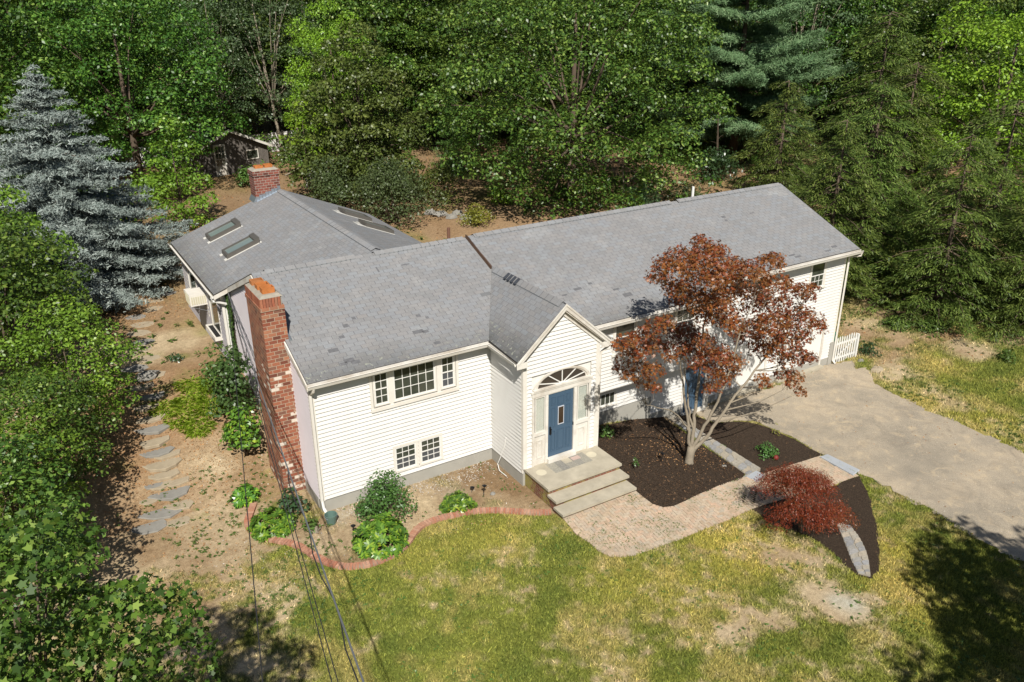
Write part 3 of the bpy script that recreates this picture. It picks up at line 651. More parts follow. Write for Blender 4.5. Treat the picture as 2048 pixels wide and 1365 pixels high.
# walkway: bedding sheet and real pavers laid in herringbone-like courses
drape('paver_bedding',P_WALK,.010,M['jointsand'],.0,5)
def paver_mesh():
    mb=MB(); rng=random.Random(4); a0=math.radians(-8); ca,sa=math.cos(a0),math.sin(a0); b=.1
    P0=P_WALK[0]; cand=[]
    for i in range(-90,90):
        for j in range(-90,90):
            # herringbone tiling of 2x1 bricks
            m=(i-j)%4
            if m==0: cand.append((i*b,j*b,2*b,b))
            elif m==3: cand.append((i*b,j*b,b,2*b))
    xs_=[];
    for u,v,w_,h_ in cand:
        uc,vc=u+w_/2,v+h_/2; x=P0[0]+4+ca*uc-sa*vc; y=P0[1]-1+sa*uc+ca*vc; xs_.append((x,y))
    A=np.array(xs_); ins=inpoly(A[:,0],A[:,1],P_WALK); d=segdist(A[:,0],A[:,1],P_WALK+[P_WALK[0]])
    g=.004
    for (u,v,w_,h_),(x,y),ok,dd in zip(cand,xs_,ins,d):
        if not ok or dd<.10: continue
        z=gz(x,y)+.030+rng.uniform(-.004,.004)
        q=[(u+g,v+g),(u+w_-g,v+g),(u+w_-g,v+h_-g),(u+g,v+h_-g)]
        W=[(P0[0]+4+ca*a-sa*c,P0[1]-1+sa*a+ca*c) for a,c in q]
        mb.hexa([(p[0],p[1],z-.03) for p in W]+[(p[0],p[1],z) for p in W])
    # soldier course along the outline
    pts=P_WALK; 
    for i in list(range(0,14))+list(range(15,24)):
        a=np.array(pts[i]);c=np.array(pts[i+1]); L=np.linalg.norm(c-a); n=max(1,round(L/.105)); t_=(c-a)/L; nn=np.array([-t_[1],t_[0]])
        if not inpoly(*( (a+c)/2+nn*.06),P_WALK): nn=-nn
        for k in range(n):
            p=a+t_*L*k/n; q=a+t_*(L*(k+1)/n-.008); z=gz(*p)+.034+rng.uniform(-.003,.003)
            W=[p,q,q+nn*.19,p+nn*.19]
            if np.cross(q-p,nn)<0: W=W[::-1]
            mb.hexa([(w_[0],w_[1],z-.04) for w_ in W]+[(w_[0],w_[1],z) for w_ in W])
    o=mb.build('brick_walkway',M['paver']); tag(o,kind='structure')
paver_mesh()
# brick edging (one continuous mortared border)
def along(pts,step):
    out=[];d=0;carry=0
    pts=[np.array(p,float) for p in pts]
    for a,b in zip(pts[:-1],pts[1:]):
        L=np.linalg.norm(b-a); t_=(b-a)/L; s=carry
        while s<L: out.append((a+t_*s,t_)); s+=step
        carry=s-L
    return out
def smooth(pts,n=3):
    pts=[np.array(p,float) for p in pts]
    for _ in range(n):
        q=[pts[0]]
        for a,b in zip(pts[:-1],pts[1:]): q+= [a*.75+b*.25,a*.25+b*.75]
        pts=q+[pts[-1]]
    return pts
mb=MB(); rng=random.Random(9)
for p,t_ in along(smooth(P_EDGE,2),.088):
    nn=np.array([-t_[1],t_[0]]); z=gz(*p)+.085+rng.uniform(-.006,.006); a=rng.uniform(-.05,.05); t2=t_*math.cos(a)+nn*math.sin(a); n2=np.array([-t2[1],t2[0]])
    c=[p-t2*.038-n2*.10,p+t2*.038-n2*.10,p+t2*.038+n2*.10,p-t2*.038+n2*.10]
    mb.hexa([(q[0],q[1],z-.12) for q in c]+[(q[0],q[1],z) for q in c])
eo=thing('garden_edging','curved red brick edging round the flower bed in front of the white house','garden edging',(P_EDGE[0][0],P_EDGE[0][1],0))
o=mb.build('edging_brick',M['edgebrick'],eo); o.matrix_parent_inverse=Matrix.Translation(-eo.location)
mb=MB()
pp=smooth(P_EDGE,2)
for a,b in zip(pp[:-1],pp[1:]):
    t_=(b-a)/np.linalg.norm(b-a); nn=np.array([-t_[1],t_[0]])*.092; za=gz(*a)+.068; zb=gz(*b)+.068
    mb.hexa([(a[0]-nn[0],a[1]-nn[1],za-.1),(b[0]-nn[0],b[1]-nn[1],zb-.1),(b[0]+nn[0],b[1]+nn[1],zb-.1),(a[0]+nn[0],a[1]+nn[1],za-.1),(a[0]-nn[0],a[1]-nn[1],za),(b[0]-nn[0],b[1]-nn[1],zb),(b[0]+nn[0],b[1]+nn[1],zb),(a[0]+nn[0],a[1]+nn[1],za)])
o=mb.build('mortar',M['cap'],eo); o.matrix_parent_inverse=Matrix.Translation(-eo.location)
# flagstone borders: irregular stones fitted in a strip
def flag_border(name,label,poly_in,poly_out,w_,seed):
    rng=np.random.RandomState(seed); root=thing(name,label,'stone border',(poly_in[0][0],poly_in[0][1],gz(*poly_in[0]))); mb=MB(); mo=MB()
    a=smooth(poly_in,1); b=smooth(poly_out,1); n=len(a)
    mo_pts=[]
    L=0
    for i in range(n-1):
        for s0 in (0,.5):
            pa=a[i]*(1-s0)+a[i+1]*s0; pb=a[i]*(1-s0-.5)+a[i+1]*(s0+.5); qa=b[i]*(1-s0)+b[i+1]*s0; qb=b[i]*(.5-s0)+b[i+1]*(s0+.5)
            z=gz(*pa)+.055
            mo.hexa([(p[0],p[1],z-.12) for p in (pa,pb,qb,qa)]+[(p[0],p[1],z) for p in (pa,pb,qb,qa)])
            k=.5+rng.uniform(-.18,.18); m1=pa*(1-k)+qa*k; k2=.5+rng.uniform(-.18,.18); m2=pb*(1-k2)+qb*k2
            for W in ([pa,pb,m2,m1],[m1,m2,qb,qa]):
                c=sum(W)/4; W=[c+(p-c)*rng.uniform(.82,.95) for p in W]; zz=z+.012+rng.uniform(0,.008)
                W2=[]
                for u,v in zip(W,W[1:]+W[:1]): W2+= [u*.8+v*.2,u*.2+v*.8]
                mb.prism([(p[0],p[1],zz) for p in W2],(0,0,-.05))
    T=Matrix.Translation(-root.location)
    o=recalc(mb.build('flagstone',M['flag'],root)); o.matrix_parent_inverse=T
    o=recalc(mo.build('mortar',M['cap'],root)); o.matrix_parent_inverse=T
flag_border('stone_border','grey flagstone border between the two dark mulch beds under the bronze maple',P_BORDER[:5],P_BORDER[5:][::-1],.3,3)
flag_border('stone_border','curved flagstone strip at the lawn tip of the mulch bed by the round red shrub',P_BORDER2[:4],P_BORDER2[4:][::-1],.3,4)
def stone_slab(name,label,quad,th,mat,lift=.06,group=None,bev=.0,top=None):
    cx=sum(p[0] for p in quad)/len(quad); cy=sum(p[1] for p in quad)/len(quad); z=gz(cx,cy)+lift if top is None else top
    mb=MB(lambda u,v,w_:(u-cx,v-cy,w_-z+th)); 
    q=[np.array(p) for p in quad]; c=np.array([cx,cy]); q2=[c+(p-c)*.97 for p in q]
    b=MB(); n=len(q)
    v=[(p[0]-cx,p[1]-cy,0) for p in q]+[(p[0]-cx,p[1]-cy,th-.012) for p in q]+[(p[0]-cx,p[1]-cy,th) for p in q2]
    b.v=v; b.f=[tuple(reversed(range(n)))]+[(i,(i+1)%n,n+(i+1)%n,n+i) for i in range(n)]+[(n+i,n+(i+1)%n,2*n+(i+1)%n,2*n+i) for i in range(n)]+[tuple(2*n+i for i in range(n))]
    b.uv=[None]*len(b.f); b.m=[0]*len(b.f); o=recalc(b.build(name,mat)); o.location=(cx,cy,z-th)
    return tag(o,label,'stone slab' if 'slab' in name else 'stone',group)
stone_slab('granite_slab','long blue grey granite slab at the driveway end of the brick walkway',[(15.92,-4.82),(16.27,-4.85),(16.35,-6.10),(15.90,-6.19)],.12,M['slabg'],.07)
stone_slab('granite_slab','pale grey slab where the brick walkway meets the stone border by the red shrub',[(12.28,-4.69),(13.03,-4.43),(13.07,-4.93),(12.23,-5.22)],.12,M['slabg'],.06)
# old stone path on the left
rng=np.random.RandomState(12)
PATH=[(-4.44,2.02,0.54,1),(-3.86,1.82,0.41,1),(-3.52,1.81,0.29,1),(-4.05,2.49,0.65,1),(-3.60,2.61,0.49,1),(-4.15,3.11,0.33,1),(-3.72,3.21,0.60,1),(-3.86,3.68,0.44,1),(-3.38,3.61,0.40,1),(-4.12,3.70,0.30,1),(-3.60,4.08,0.51,1),(-3.61,4.58,0.65,1),(-3.70,5.13,0.52,1),(-3.27,4.91,0.42,1),(-3.62,5.66,0.53,1),(-3.59,6.25,0.54,1),(-3.32,6.77,0.55,1),(-3.54,7.43,0.48,1),(-3.17,7.94,0.53,1),(-3.41,8.66,0.54,1),(-3.04,9.27,0.47,1),(-3.26,10.18,0.52,1),(-2.88,10.88,0.49,1),(-2.96,11.93,0.46,1),(-2.63,12.65,0.47,1),(-2.80,13.72,0.49,1),(-2.39,14.61,0.50,1),(-2.42,15.70,0.46,1),(-1.84,16.32,0.47,1),(-1.43,17.54,0.49,1),(-0.90,18.14,0.49,1)]
ORD='nearest|second|third|fourth|fifth|sixth|seventh|eighth|ninth|tenth|eleventh|twelfth|thirteenth|fourteenth|fifteenth|sixteenth|seventeenth|eighteenth|nineteenth|twentieth|twenty first|twenty second|twenty third|twenty fourth|twenty fifth|twenty sixth|twenty seventh|twenty eighth|twenty ninth|thirtieth|farthest'.split('|')
for i,(x,y,r,_) in enumerate(PATH):
    n=rng.randint(7,10); a0=rng.rand()*6; q=[]; th=rng.rand()*.9-.45; r=r*.95
    for k in range(n):
        a=a0+6.283*k/n; rr=r*(.8+.3*rng.rand()); ex,ey=math.cos(a)*rr*1.1,math.sin(a)*rr*.8; q.append((x+.1*math.sin(i*2.3)+ex*math.cos(th)-ey*math.sin(th),y+ex*math.sin(th)+ey*math.cos(th)))
    o=stone_slab('path_stone','flat %s fieldstone, %s from the lawn end of the left side path'%('grey' if i%3==0 else 'tan',ORD[i]),q,.10,M['stone'] if i%3==0 else M['stone2'],.010,'flat stones of the worn side path')

# ------------------------------------------------------------------ the house
house=thing('house','white split level house with grey shingle roofs, blue front door and tall brick chimney','house',(0,0,0))
hp=house
def cross(y0,z0,y1,z1,yr,zr,zb=-1.2): return [(y0,zb),(y1,zb),(y1,z1),(yr,zr),(y0,z0)]
mb=MB()
# left block, entry block, middle block (cantilevered upper floor), garage block, rear wing
mb.prism([(0.02,y,z) for y,z in cross(0.02,4.22,8.9,4.24,4.46,5.98)],(8.4,0,0))
mb.prism([(8.42,y,z) for y,z in cross(0.02,4.0,8.8,4.24,4.4,5.9)],(6.9,0,0))
mb.box(8.48,15.32,-.43,1.0,1.56,4.12)
mb.prism([(15.32,y,z) for y,z in cross(.22,4.32,8.7,4.2,4.38,6.0)],(7.26,0,0))
mb.prism([(x,-1.88,z) for x,z in [(5.76,-.6),(8.44,-.6),(8.44,4.3),(7.1,5.5),(5.76,4.3)]],(0,2.2,0))
mb.prism([(x,8.6,z) for x,z in [(-.28,.2),(8.0,.2),(8.0,4.35),(4.17,5.9),(-.28,4.28)]],(0,7.2,0))
wall=mb.build('wall',M['white'],hp); recalc(wall)
# foundation
mb=MB().boxes(); mb.box(-.0,5.76,0.0,.3,-.4,.44); mb.box(5.72,6.0,-1.9,0,-.4,.44); mb.box(8.3,12.4,-.01,.3,-.4,.50); mb.box(12.4,15.32,-.01,.3,-1.0,-.22)
mb.box(15.32,22.62,.18,.4,-1.2,-.42); mb.box(22.42,22.66,.14,.4,-1.2,.26); mb.box(-.02,.3,.3,8.9,-.4,.44)
mb.build_pieces('foundation',M['conc'],hp)
def siding(name,T,u0,u1,z0,z1,mat,clip=None,exp_=.128,out=.045,holes=()):
    """real lapped boards on a wall; clip(z)->(ua,ub); holes=(ua,ub,za,zb)"""
    mb=MB(T); n=int(math.ceil((z1-z0)/exp_))
    for i in range(n):
        a=z0+i*exp_; b=min(z1,a+exp_+.004)
        ua,ub=u0,u1
        if clip:
            c=clip((a+b)/2); ua,ub=max(u0,c[0]),min(u1,c[1])
            if ub-ua<.03: continue
        segs=[(ua,ub)]
        for h in holes:
            if h[2]<(a+b)/2<h[3]:
                s2=[]
                for p,q in segs:
                    if h[0]>p: s2.append((p,min(q,h[0])))
                    if h[1]<q: s2.append((max(p,h[1]),q))
                segs=[x for x in s2 if x[1]-x[0]>.02]
        for p,q in segs:
            mb.quad([(p,out,a),(q,out,a),(q,.003,b),(p,.003,b)]); mb.quad([(p,0,a),(q,0,a),(q,out,a),(p,out,a)])
            mb.quad([(p,0,a),(p,out,a),(p,.003,b)]); mb.quad([(q,0,a),(q,.003,b),(q,out,a)])
    return recalc_out(mb.build(name,mat,hp),T)
def recalc_out(o,T): return o
FR=lambda y: (lambda u,d,z:(u,y-d,z))          # wall facing -Y at y
LF=lambda x: (lambda u,d,z:(x-d,u,z))          # wall facing -X at x
siding('siding',FR(0),.09,5.72,.44,4.2,M['siding'],holes=[(1.78,4.52,2.9,4.1),(2.34,3.06,.6,1.5),(3.18,3.9,.6,1.5)])
zl=lambda y: 4.18+(y+.0)*.389 if y<4.46 else 4.18+(8.92-y)*.389
siding('siding',LF(0),.09,8.86,.44,5.95,M['siding_pink'],clip=lambda z:((z-4.2)/.389 if z>4.2 else 0, 8.9-(z-4.2)/.389 if z>4.2 else 8.9))
siding('siding',LF(5.74),-1.82,-.02,.44,4.24,M['siding'])
siding('siding',FR(-1.9),5.84,8.36,.60,5.5,M['siding'],clip=lambda z:(5.74+(z-4.3)/.88 if z>4.3 else 0,8.46-(z-4.3)/.88 if z>4.3 else 9),holes=[(6.02,8.18,.3,3.72)])
siding('siding',FR(-.45),8.48,15.3,1.57,4.12,M['siding'],holes=[(10.2,11.08,2.83,4.0),(12.88,13.77,2.83,4.0)])
siding('siding',FR(0),8.5,12.4,.50,1.55,M['siding'],holes=[(9.84,10.74,.66,1.22)]); 
siding('siding',FR(0),12.4,15.3,-.22,1.55,M['siding'],holes=[(13.95,15.03,-1,1.45)])
siding('siding',FR(.2),15.34,22.56,-.42,4.3,M['siding'],holes=[(15.9,18.6,-1,1.42),(19.25,21.95,-1,1.42),(22.42,22.66,-1,.26),(20.54,21.38,2.97,4.1),(17.48,18.32,2.97,4.1)])
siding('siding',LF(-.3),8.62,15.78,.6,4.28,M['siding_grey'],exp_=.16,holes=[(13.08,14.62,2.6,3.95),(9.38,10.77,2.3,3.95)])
# corner boards, soffits, frieze
mb=MB().boxes()
mb.box(-.03,.10,-.028,.05,.40,4.2); mb.box(-.028,.05,.05,.10,.40,4.2)
mb.box(5.715,5.86,-1.93,-1.88,.60,4.42); mb.box(5.712,5.77,-1.88,-1.78,.44,4.25); mb.box(8.34,8.49,-1.93,-1.88,.60,4.42); mb.box(8.43,8.492,-1.88,-1.78,.5,4.25)
mb.box(22.52,22.64,.165,.22,.26,4.32); mb.box(15.30,15.36,-.478,.2,1.55,4.12); mb.box(8.46,15.3,-.47,.0,1.53,1.565)
mb.box(-.035,.06,8.80,8.93,.6,4.25); mb.box(-.33,-.24,8.55,8.64,.5,4.3); mb.box(-.33,-.24,15.72,15.82,.6,4.3)
mb.build_pieces('corner_board',M['trim'],hp)
mb=MB().boxes(); mb.box(-.08,5.60,-.20,.02,4.10,4.14); mb.box(8.7,15.5,-.66,-.43,4.04,4.08); mb.box(15.4,22.9,-.1,.22,4.27,4.31); mb.box(-.55,-.28,8.3,15.95,4.22,4.26)
mb.box(5.50,5.76,-2.0,-.1,4.19,4.23)
mb.build_pieces('soffit',M['soffit'],hp)
# ---- roofs
zL=lambda y:6.15+.3894*(y-4.46) if y<=4.46 else 6.15-.41*(y-4.46)
zR=lambda y:6.21+.4*(y-4.38) if y<=4.38 else 6.21-.42*(y-4.38)
def grime(o,fn):
    me=o.data; a=me.attributes.new('grime','FLOAT','POINT'); a.data.foreach_set('value',[fn(v.co) for v in me.vertices])
def subdiv_roof(o,cuts):
    import bmesh
    bm=bmesh.new(); bm.from_mesh(o.data)
    for co,no in cuts:
        bmesh.ops.bisect_plane(bm,geom=bm.verts[:]+bm.edges[:]+bm.faces[:],plane_co=co,plane_no=no)
    bmesh.ops.recalc_face_normals(bm,faces=bm.faces)
    bm.to_mesh(o.data); bm.free()
def roof(name,polys,th,gfn,cuts):
    mb=MB()
    for poly,uvf in polys: mb.slab(poly,[uvf(p) for p in poly],th)
    o=mb.build(name,[M['shingle'],M['rooflips']],hp); subdiv_roof(o,cuts); grime(o,gfn); return o
k=math.hypot(1,.3894)
main=roof('roof',[([(-.1,-.24,zL(-.24)),(5.58,-.24,zL(-.24)),(7.42,2.75,zL(2.75)),(7.42,4.46,6.15),(-.1,4.46,6.15)],lambda p:(p[0],(p[1]-4.46)*k)),
   ([(-.1,4.46,6.15),(8.5,4.46,6.15),(8.5,9.3,zL(9.3)),(-.1,9.3,zL(9.3))],lambda p:(p[0],(4.46-p[1])*k))],.05,
   lambda c:max(0,min(1,(.9-(c.y+.24))/.9))*(1.15 if c.x<3 else .7) if c.y<3 else 0,[((0,y,0),(0,1,0)) for y in (.0,.3,.7,1.0)]+[((x_,0,0),(1,0,0)) for x_ in (1.2,2.6,3.4)])
mid=roof('roof',[([(7.40,2.6,zR(2.6)),(8.86,-.7,zR(-.7)),(15.35,-.7,zR(-.7)),(15.35,-.16,zR(-.16)),(22.93,-.16,zR(-.16)),(23.07,4.38,6.21),(7.40,4.38,6.21)],lambda p:(p[0]+.13,(p[1]-4.38)*k+.07)),
   ([(7.4,4.38,6.21),(23.07,4.38,6.21),(22.95,9.0,zR(9.0)),(7.4,9.0,zR(9.0))],lambda p:(p[0],(4.38-p[1])*k))],.07,
   lambda c:max(0,min(1,(.7-(c.y+.7))/.8))*.9 if c.y<3 else 0,[((0,y,0),(0,1,0)) for y in (-.4,.0,.3,.7)])
A=(7.08,-2.07,5.76);B=(7.40,2.72,5.56)
er=roof('roof',[([A,B,(5.56,-.22,4.33),(5.44,-2.07,4.31)],lambda p:(p[1],-1.33*(A[0]+.05*(p[1]+2)-p[0]))),
   ([A,(8.78,-2.07,4.31),(8.87,-.72,4.26),B],lambda p:(p[1],-1.33*(p[0]-A[0])))],.05,
   lambda c:1.4*max(0,min(1,(6.25-c.x)/.6))*(1.0 if c.y<.5 else .2) if c.x<7 else 0,[((x,0,0),(1,0,0)) for x in (5.7,5.9,6.2)]+[((0,-1.2,0),(0,1,0)),((0,-.2,0),(0,1,0))])
zw=lambda x:6.12-.3606*(4.17-x) if x<4.17 else 6.12-.4135*(x-4.17)
kw=1.063
wr=roof('roof',[([(-.6,8.25,4.40),(-.6,15.98,4.40),(4.17,15.98,6.12),(4.17,4.52,6.12),(0.0,4.52,4.62),(0.0,8.25,4.62)],lambda p:(p[1]+.1,-(4.17-p[0])*kw)),
   ([(4.17,15.98,6.12),(8.33,15.98,4.40),(8.33,4.6,4.40),(4.17,4.6,6.12)],lambda p:(p[1],-(p[0]-4.17)*kw))],.05,
   lambda c:max(0,min(1,(.3-c.x)/.9)) if c.x<4 else 0,[((x,0,0),(1,0,0)) for x in (-.4,-.1,.2,.5)])
# ridge caps
mb=MB()
def cap(pts,hw,drop):
    for a,b in zip(pts[:-1],pts[1:]):
        a=np.array(a,float);b=np.array(b,float); L=np.linalg.norm(b-a); t_=(b-a)/L; s=np.cross(t_,[0,0,1]); s/=np.linalg.norm(s); n=max(1,int(L/.16))
        for i in range(n):
            p=a+t_*L*i/n; q=a+t_*L*(i+1)/n+t_*.02; e0,e1=.035,.02
            for sg in (-1,1):
                mb.quad([tuple(p+[0,0,e1]),tuple(q+[0,0,e0]),tuple(q+s*sg*hw+[0,0,e0-drop]),tuple(p+s*sg*hw+[0,0,e1-drop])][::sg],[(p[1]+p[0],0),(p[1]+p[0]+.14,0),(p[1]+p[0]+.14,.12),(p[1]+p[0],.12)][::sg])
                mb.quad([tuple(q+s*sg*hw+[0,0,e0-drop]),tuple(p+s*sg*hw+[0,0,e1-drop]),tuple(p+s*sg*hw+[0,0,-drop-.01]),tuple(q+s*sg*hw+[0,0,-drop-.01])][::sg])
cap([(.3,4.46,6.17),(3.2,4.46,6.17)],.17,.075); cap([(3.9,4.46,6.17),(7.2,4.46,6.17)],.17,.075)
cap([(7.6,4.38,6.23),(16.6,4.38,6.25)],.17,.075); cap([(17.0,4.38,6.25),(22.9,4.38,6.23)],.17,.075)
cap([(4.17,4.9,6.14),(4.17,15.5,6.14)],.17,.065)
cap([(7.10,-1.9,5.78),(7.37,2.4,5.60)],.15,.14)
o=mb.build('ridge_cap',[M['shingle']],hp); grime(o,lambda c:0)
mb=MB(); mb.hexa([(7.33,2.7,zL(2.7)+.002),(7.41,2.7,zL(2.7)+.002),(7.41,4.44,zL(4.44)+.002),(7.33,4.44,zL(4.44)+.002),(7.345,2.7,zL(2.7)+.10),(7.41,2.7,zL(2.7)+.085),(7.41,4.44,zL(4.44)+.07),(7.345,4.44,zL(4.44)+.12)])
mb.build('edge_board',simple('dark_weathered_wood',lin((84,66,54)),.85,.15,0,.4,5),hp)
# dark torn tabs and patches (real thin pieces lying on the slope)
mb=MB(); rng=random.Random(3)
def patch(x,y,w_,h_,zf,ds=.3894):
    z=zf(y)+.006; mb.piece(); mb.hexa([(x,y,z-.02),(x+w_,y,z-.02),(x+w_,y+h_,z-.02+ds*h_),(x,y+h_,z-.02+ds*h_),(x,y,z),(x+w_,y,z),(x+w_,y+h_,z+ds*h_),(x,y+h_,z+ds*h_)])
for x,y,w_,h_ in [(1.65,1.48,0.16,0.13),(2.02,1.73,0.12,0.1),(1.37,1.10,0.16,0.1),(1.14,0.17,0.3,0.14),(0.87,0.66,0.3,0.13),(1.01,0.11,0.2,0.1),(1.32,0.07,0.25,0.12),(3.50,0.65,0.34,0.13),(3.78,0.61,0.2,0.1),(3.91,1.29,0.14,0.1),(4.16,1.15,0.1,0.08),(4.51,3.62,0.3,0.05),(3.66,3.51,0.05,0.25),(3.90,0.08,0.2,0.1)]: patch(x,y,w_,h_,zL)
for x,y,w_,h_ in [(9.54,0.90,0.3,0.1),(10.21,1.02,0.16,0.09),(10.91,0.53,0.25,0.08),(11.09,0.15,0.35,0.16),(18.22,2.94,0.2,0.12),(18.22,2.74,0.12,0.09),(19.73,2.90,0.22,0.05),(19.28,0.27,0.3,0.07),(19.47,0.13,0.3,0.08),(21.67,0.20,0.3,0.1),(21.15,0.08,0.3,0.07),(10.32,2.30,0.12,0.05),(8.96,0.78,0.2,0.06)]: patch(x,y,w_,h_,zR,.4)
mb.build_pieces('shingle_patch',simple('damaged_shingle',(.13,.13,.135),.9,.1,0,.4,9),hp)
mb=MB()
for s0,m_ in ((.30,0),(.36,1),(.42,0),(.455,1)):
    p=np.array([7.10,-1.9,5.80])*(1-s0*0)+0; 
for i,s0 in enumerate((.60,.655,.71,.76)):
    y=-1.9+4.3*s0; x=7.10+.27*s0; z=5.78-.18*s0+.045
    mb.piece()
    for sg in (-1,1): mb.hexa([(x,y,z-.02),(x+sg*.2,y,z-.16),(x+sg*.2,y+.13,z-.16),(x,y+.13,z-.02),(x,y,z),(x+sg*.2,y,z-.14),(x+sg*.2,y+.13,z-.14),(x,y+.13,z)])
mb.build_pieces('ridge_patch',simple('slipped_dark_cap',(.05,.055,.065),.8,.2),hp)
# ---- fascia, gutters, rakes
mb=MB().boxes()
mb.box(-.12,5.52,-.275,-.235,4.12,4.30); mb.box(8.8,15.4,-.74,-.70,3.98,4.155); mb.box(15.36,22.97,-.20,-.155,4.20,4.36); mb.box(15.355,15.395,-.74,-.16,4.0,4.16)
mb.build_pieces('fascia',M['trimworn'],hp)
mb=MB()   # gutters: open troughs
def gutter(a,b,out,zt,hh=.11,dd=.12):
    mb.piece()
    a=np.array(a,float);b=np.array(b,float);o_=np.array(out,float)
    P=lambda p,d,z:(p[0]+o_[0]*d,p[1]+o_[1]*d,z)
    for (d0,z0,d1,z1) in ((0,zt-hh,dd*.75,zt-hh),(dd*.75,zt-hh,dd,zt-.02),(dd,zt-.02,dd,zt)):
        mb.hexa([P(a,d0,z0),P(b,d0,z0),P(b,d1,z1),P(a,d1,z1),P(a,d0,z0+.012),P(b,d0,z0+.012),P(b,d1-.012,z1+.006),P(a,d1-.012,z1+.006)])
gutter((-.14,-.276),(5.50,-.276),(0,-1),4.285); gutter((8.82,-.742),(15.35,-.742),(0,-1),4.125); gutter((15.40,-.202),(22.97,-.202),(0,-1),4.34)
gutter((5.47,-2.02),(5.52,-.34),(-1,0),4.28); gutter((-.60,8.25),(-.60,15.98),(-1,0),4.37); gutter((8.79,-2.05),(8.83,-.78),(1,0),4.27)
mb.build_pieces('gutter',M['trim'],hp)
mb=MB()  # rakes
def rake(p,q,w_,h_,dz=0):
    """board from p to q, thickness w_ along x or y"""
    P=[p,q]; mb.piece(); mb.hexa([(p[0],p[1],p[2]-h_+dz),(q[0],q[1],q[2]-h_+dz),(q[0]+w_[0],q[1]+w_[1],q[2]-h_+dz),(p[0]+w_[0],p[1]+w_[1],p[2]-h_+dz),(p[0],p[1],p[2]+dz),(q[0],q[1],q[2]+dz),(q[0]+w_[0],q[1]+w_[1],q[2]+dz),(p[0]+w_[0],p[1]+w_[1],p[2]+dz)])
rake((-.14,-.26,zL(-.26)-.05),(-.14,4.46,6.10),(.035,0),.17); rake((-.14,4.46,6.10),(-.14,8.3,zL(8.3)-.05),(.035,0),.17)
rake((-.10,-.02,zL(0)-.09),(-.10,4.46,6.06),(.10,0),.05); rake((-.10,4.46,6.06),(-.10,8.6,zL(8.6)-.09),(.10,0),.05)
rake((22.95,-.18,zR(-.18)-.06),(23.08,4.38,6.14),(.03,0),.2)
for sx,(xa,xm) in enumerate(((5.40,7.08),(8.80,7.08))):
    rake((xa,-2.105,4.26),(xm,-2.105,5.755),(0,.03),.17); rake((xa+(.035 if sx==0 else -.035),-2.125,4.285),(xm,-2.125,5.79),(0,.02),.07)
    rake((xa+(.13 if sx==0 else -.13),-2.07,4.235),(xm,-2.07,5.59),(0,.17),.06); rake((xa+(.10 if sx==0 else -.10),-1.965,4.17),(xm,-1.965,5.55),(0,.06),.17)
rake((-.62,8.22,4.35),(-.0,8.22,4.57),(0,.04),.14)
mb.auto=True; mb.box(5.40,5.76,-2.10,-2.06,4.09,4.26); mb.box(8.44,8.80,-2.10,-2.06,4.09,4.26); mb.box(5.44,5.74,-2.06,-1.9,4.12,4.16)
mb.build_pieces('rake_board',M['trimworn'],hp)
mb=MB()  # downspouts
def spout(pts,r=.042): mb.tube(pts,r,6)
spout([(.02,-.33,4.17),(.02,-.3,4.08),(-.01,-.075,3.9),(-.01,-.075,.45)],.045); mb.build('downspout',M['trim'],hp); 
mb=MB(); spout([(-.01,-.075,.45),(.0,-.12,.22),(.02,-.34,.12)],.045); mb.build('downspout_elbow',M['white'],hp)
mb=MB(); spout([(8.86,-1.95,4.17),(8.80,-1.97,4.05),(8.55,-1.9,3.85),(8.53,-1.90,3.7),(8.53,-1.9,.5)]); mb.build('downspout',M['trimworn'],hp)
mb=MB(); spout([(22.93,-.27,4.25),(22.93,-.25,4.12),(22.72,.12,4.0),(22.70,.12,-.6),(22.72,-.02,-.72)]); mb.build('downspout',M['trim'],hp)
mb=MB(); spout([(-.68,8.4,4.27),(-.62,8.35,4.12),(-.15,8.45,3.9),(-.08,8.5,3.8),(-.08,8.5,1.2)]); mb.build('downspout',M['white'],hp)
# ---- windows
def window(T,u0,u1,z0,z1,rows,cols,sash=2,casing=.085,screen=False,sill=True,lowgrid=True,upgrid=True,glass='glass',lower=None):
    """double hung (sash=2) or fixed (sash=1) window; frame > pane"""
    f=MB(T); c=casing
    f.box(u0-c,u0,0,.05,z0-c*.4,z1); f.box(u1,u1+c,0,.05,z0-c*.4,z1); f.box(u0-c,u1+c,0,.054,z1,z1+c)
    if sill: f.box(u0-c-.03,u1+c+.03,0,.085,z0-c*.4-.04,z0-.0)
    else: f.box(u0-c,u1+c,0,.052,z0-c,z0)
    fo=f.build('window',M['trim'],hp)
    s=MB(T); g=MB(T); zm=(z0+z1)/2
    halves=[(z0,zm+.02,.034),(zm-.02,z1,.044)] if sash==2 else [(z0,z1,.036)]
    for hi,(a,b,d) in enumerate(halves):
        st=.04
        s.box(u0,u0+st,.0,d,a,b); s.box(u1-st,u1,.0,d,a,b); s.box(u0+st,u1-st,.0,d,a,a+st); s.box(u0+st,u1-st,.0,d,b-st,b)
        if (hi==0 and lowgrid) or (hi==1 and upgrid):
            for i in range(1,cols): u=u0+st+(u1-u0-2*st)*i/cols; s.box(u-.009,u+.009,.0,d-.008,a+st,b-st)
            for i in range(1,rows): z=a+st+(b-a-2*st)*i/rows; s.box(u0+st,u1-st,.0,d-.010,z-.009,z+.009)
    s.build('sash',M['white'],fo)
    for hi,(a,b,d) in enumerate(halves):
        g=MB(T); g.box(u0+.04,u1-.04,.0,d-.022,a+.04,b-.04)
        g.build('pane',M['screen'] if (screen and hi==0) else M[glass],fo)
    return fo
# triple window
T0=FR(.0); 
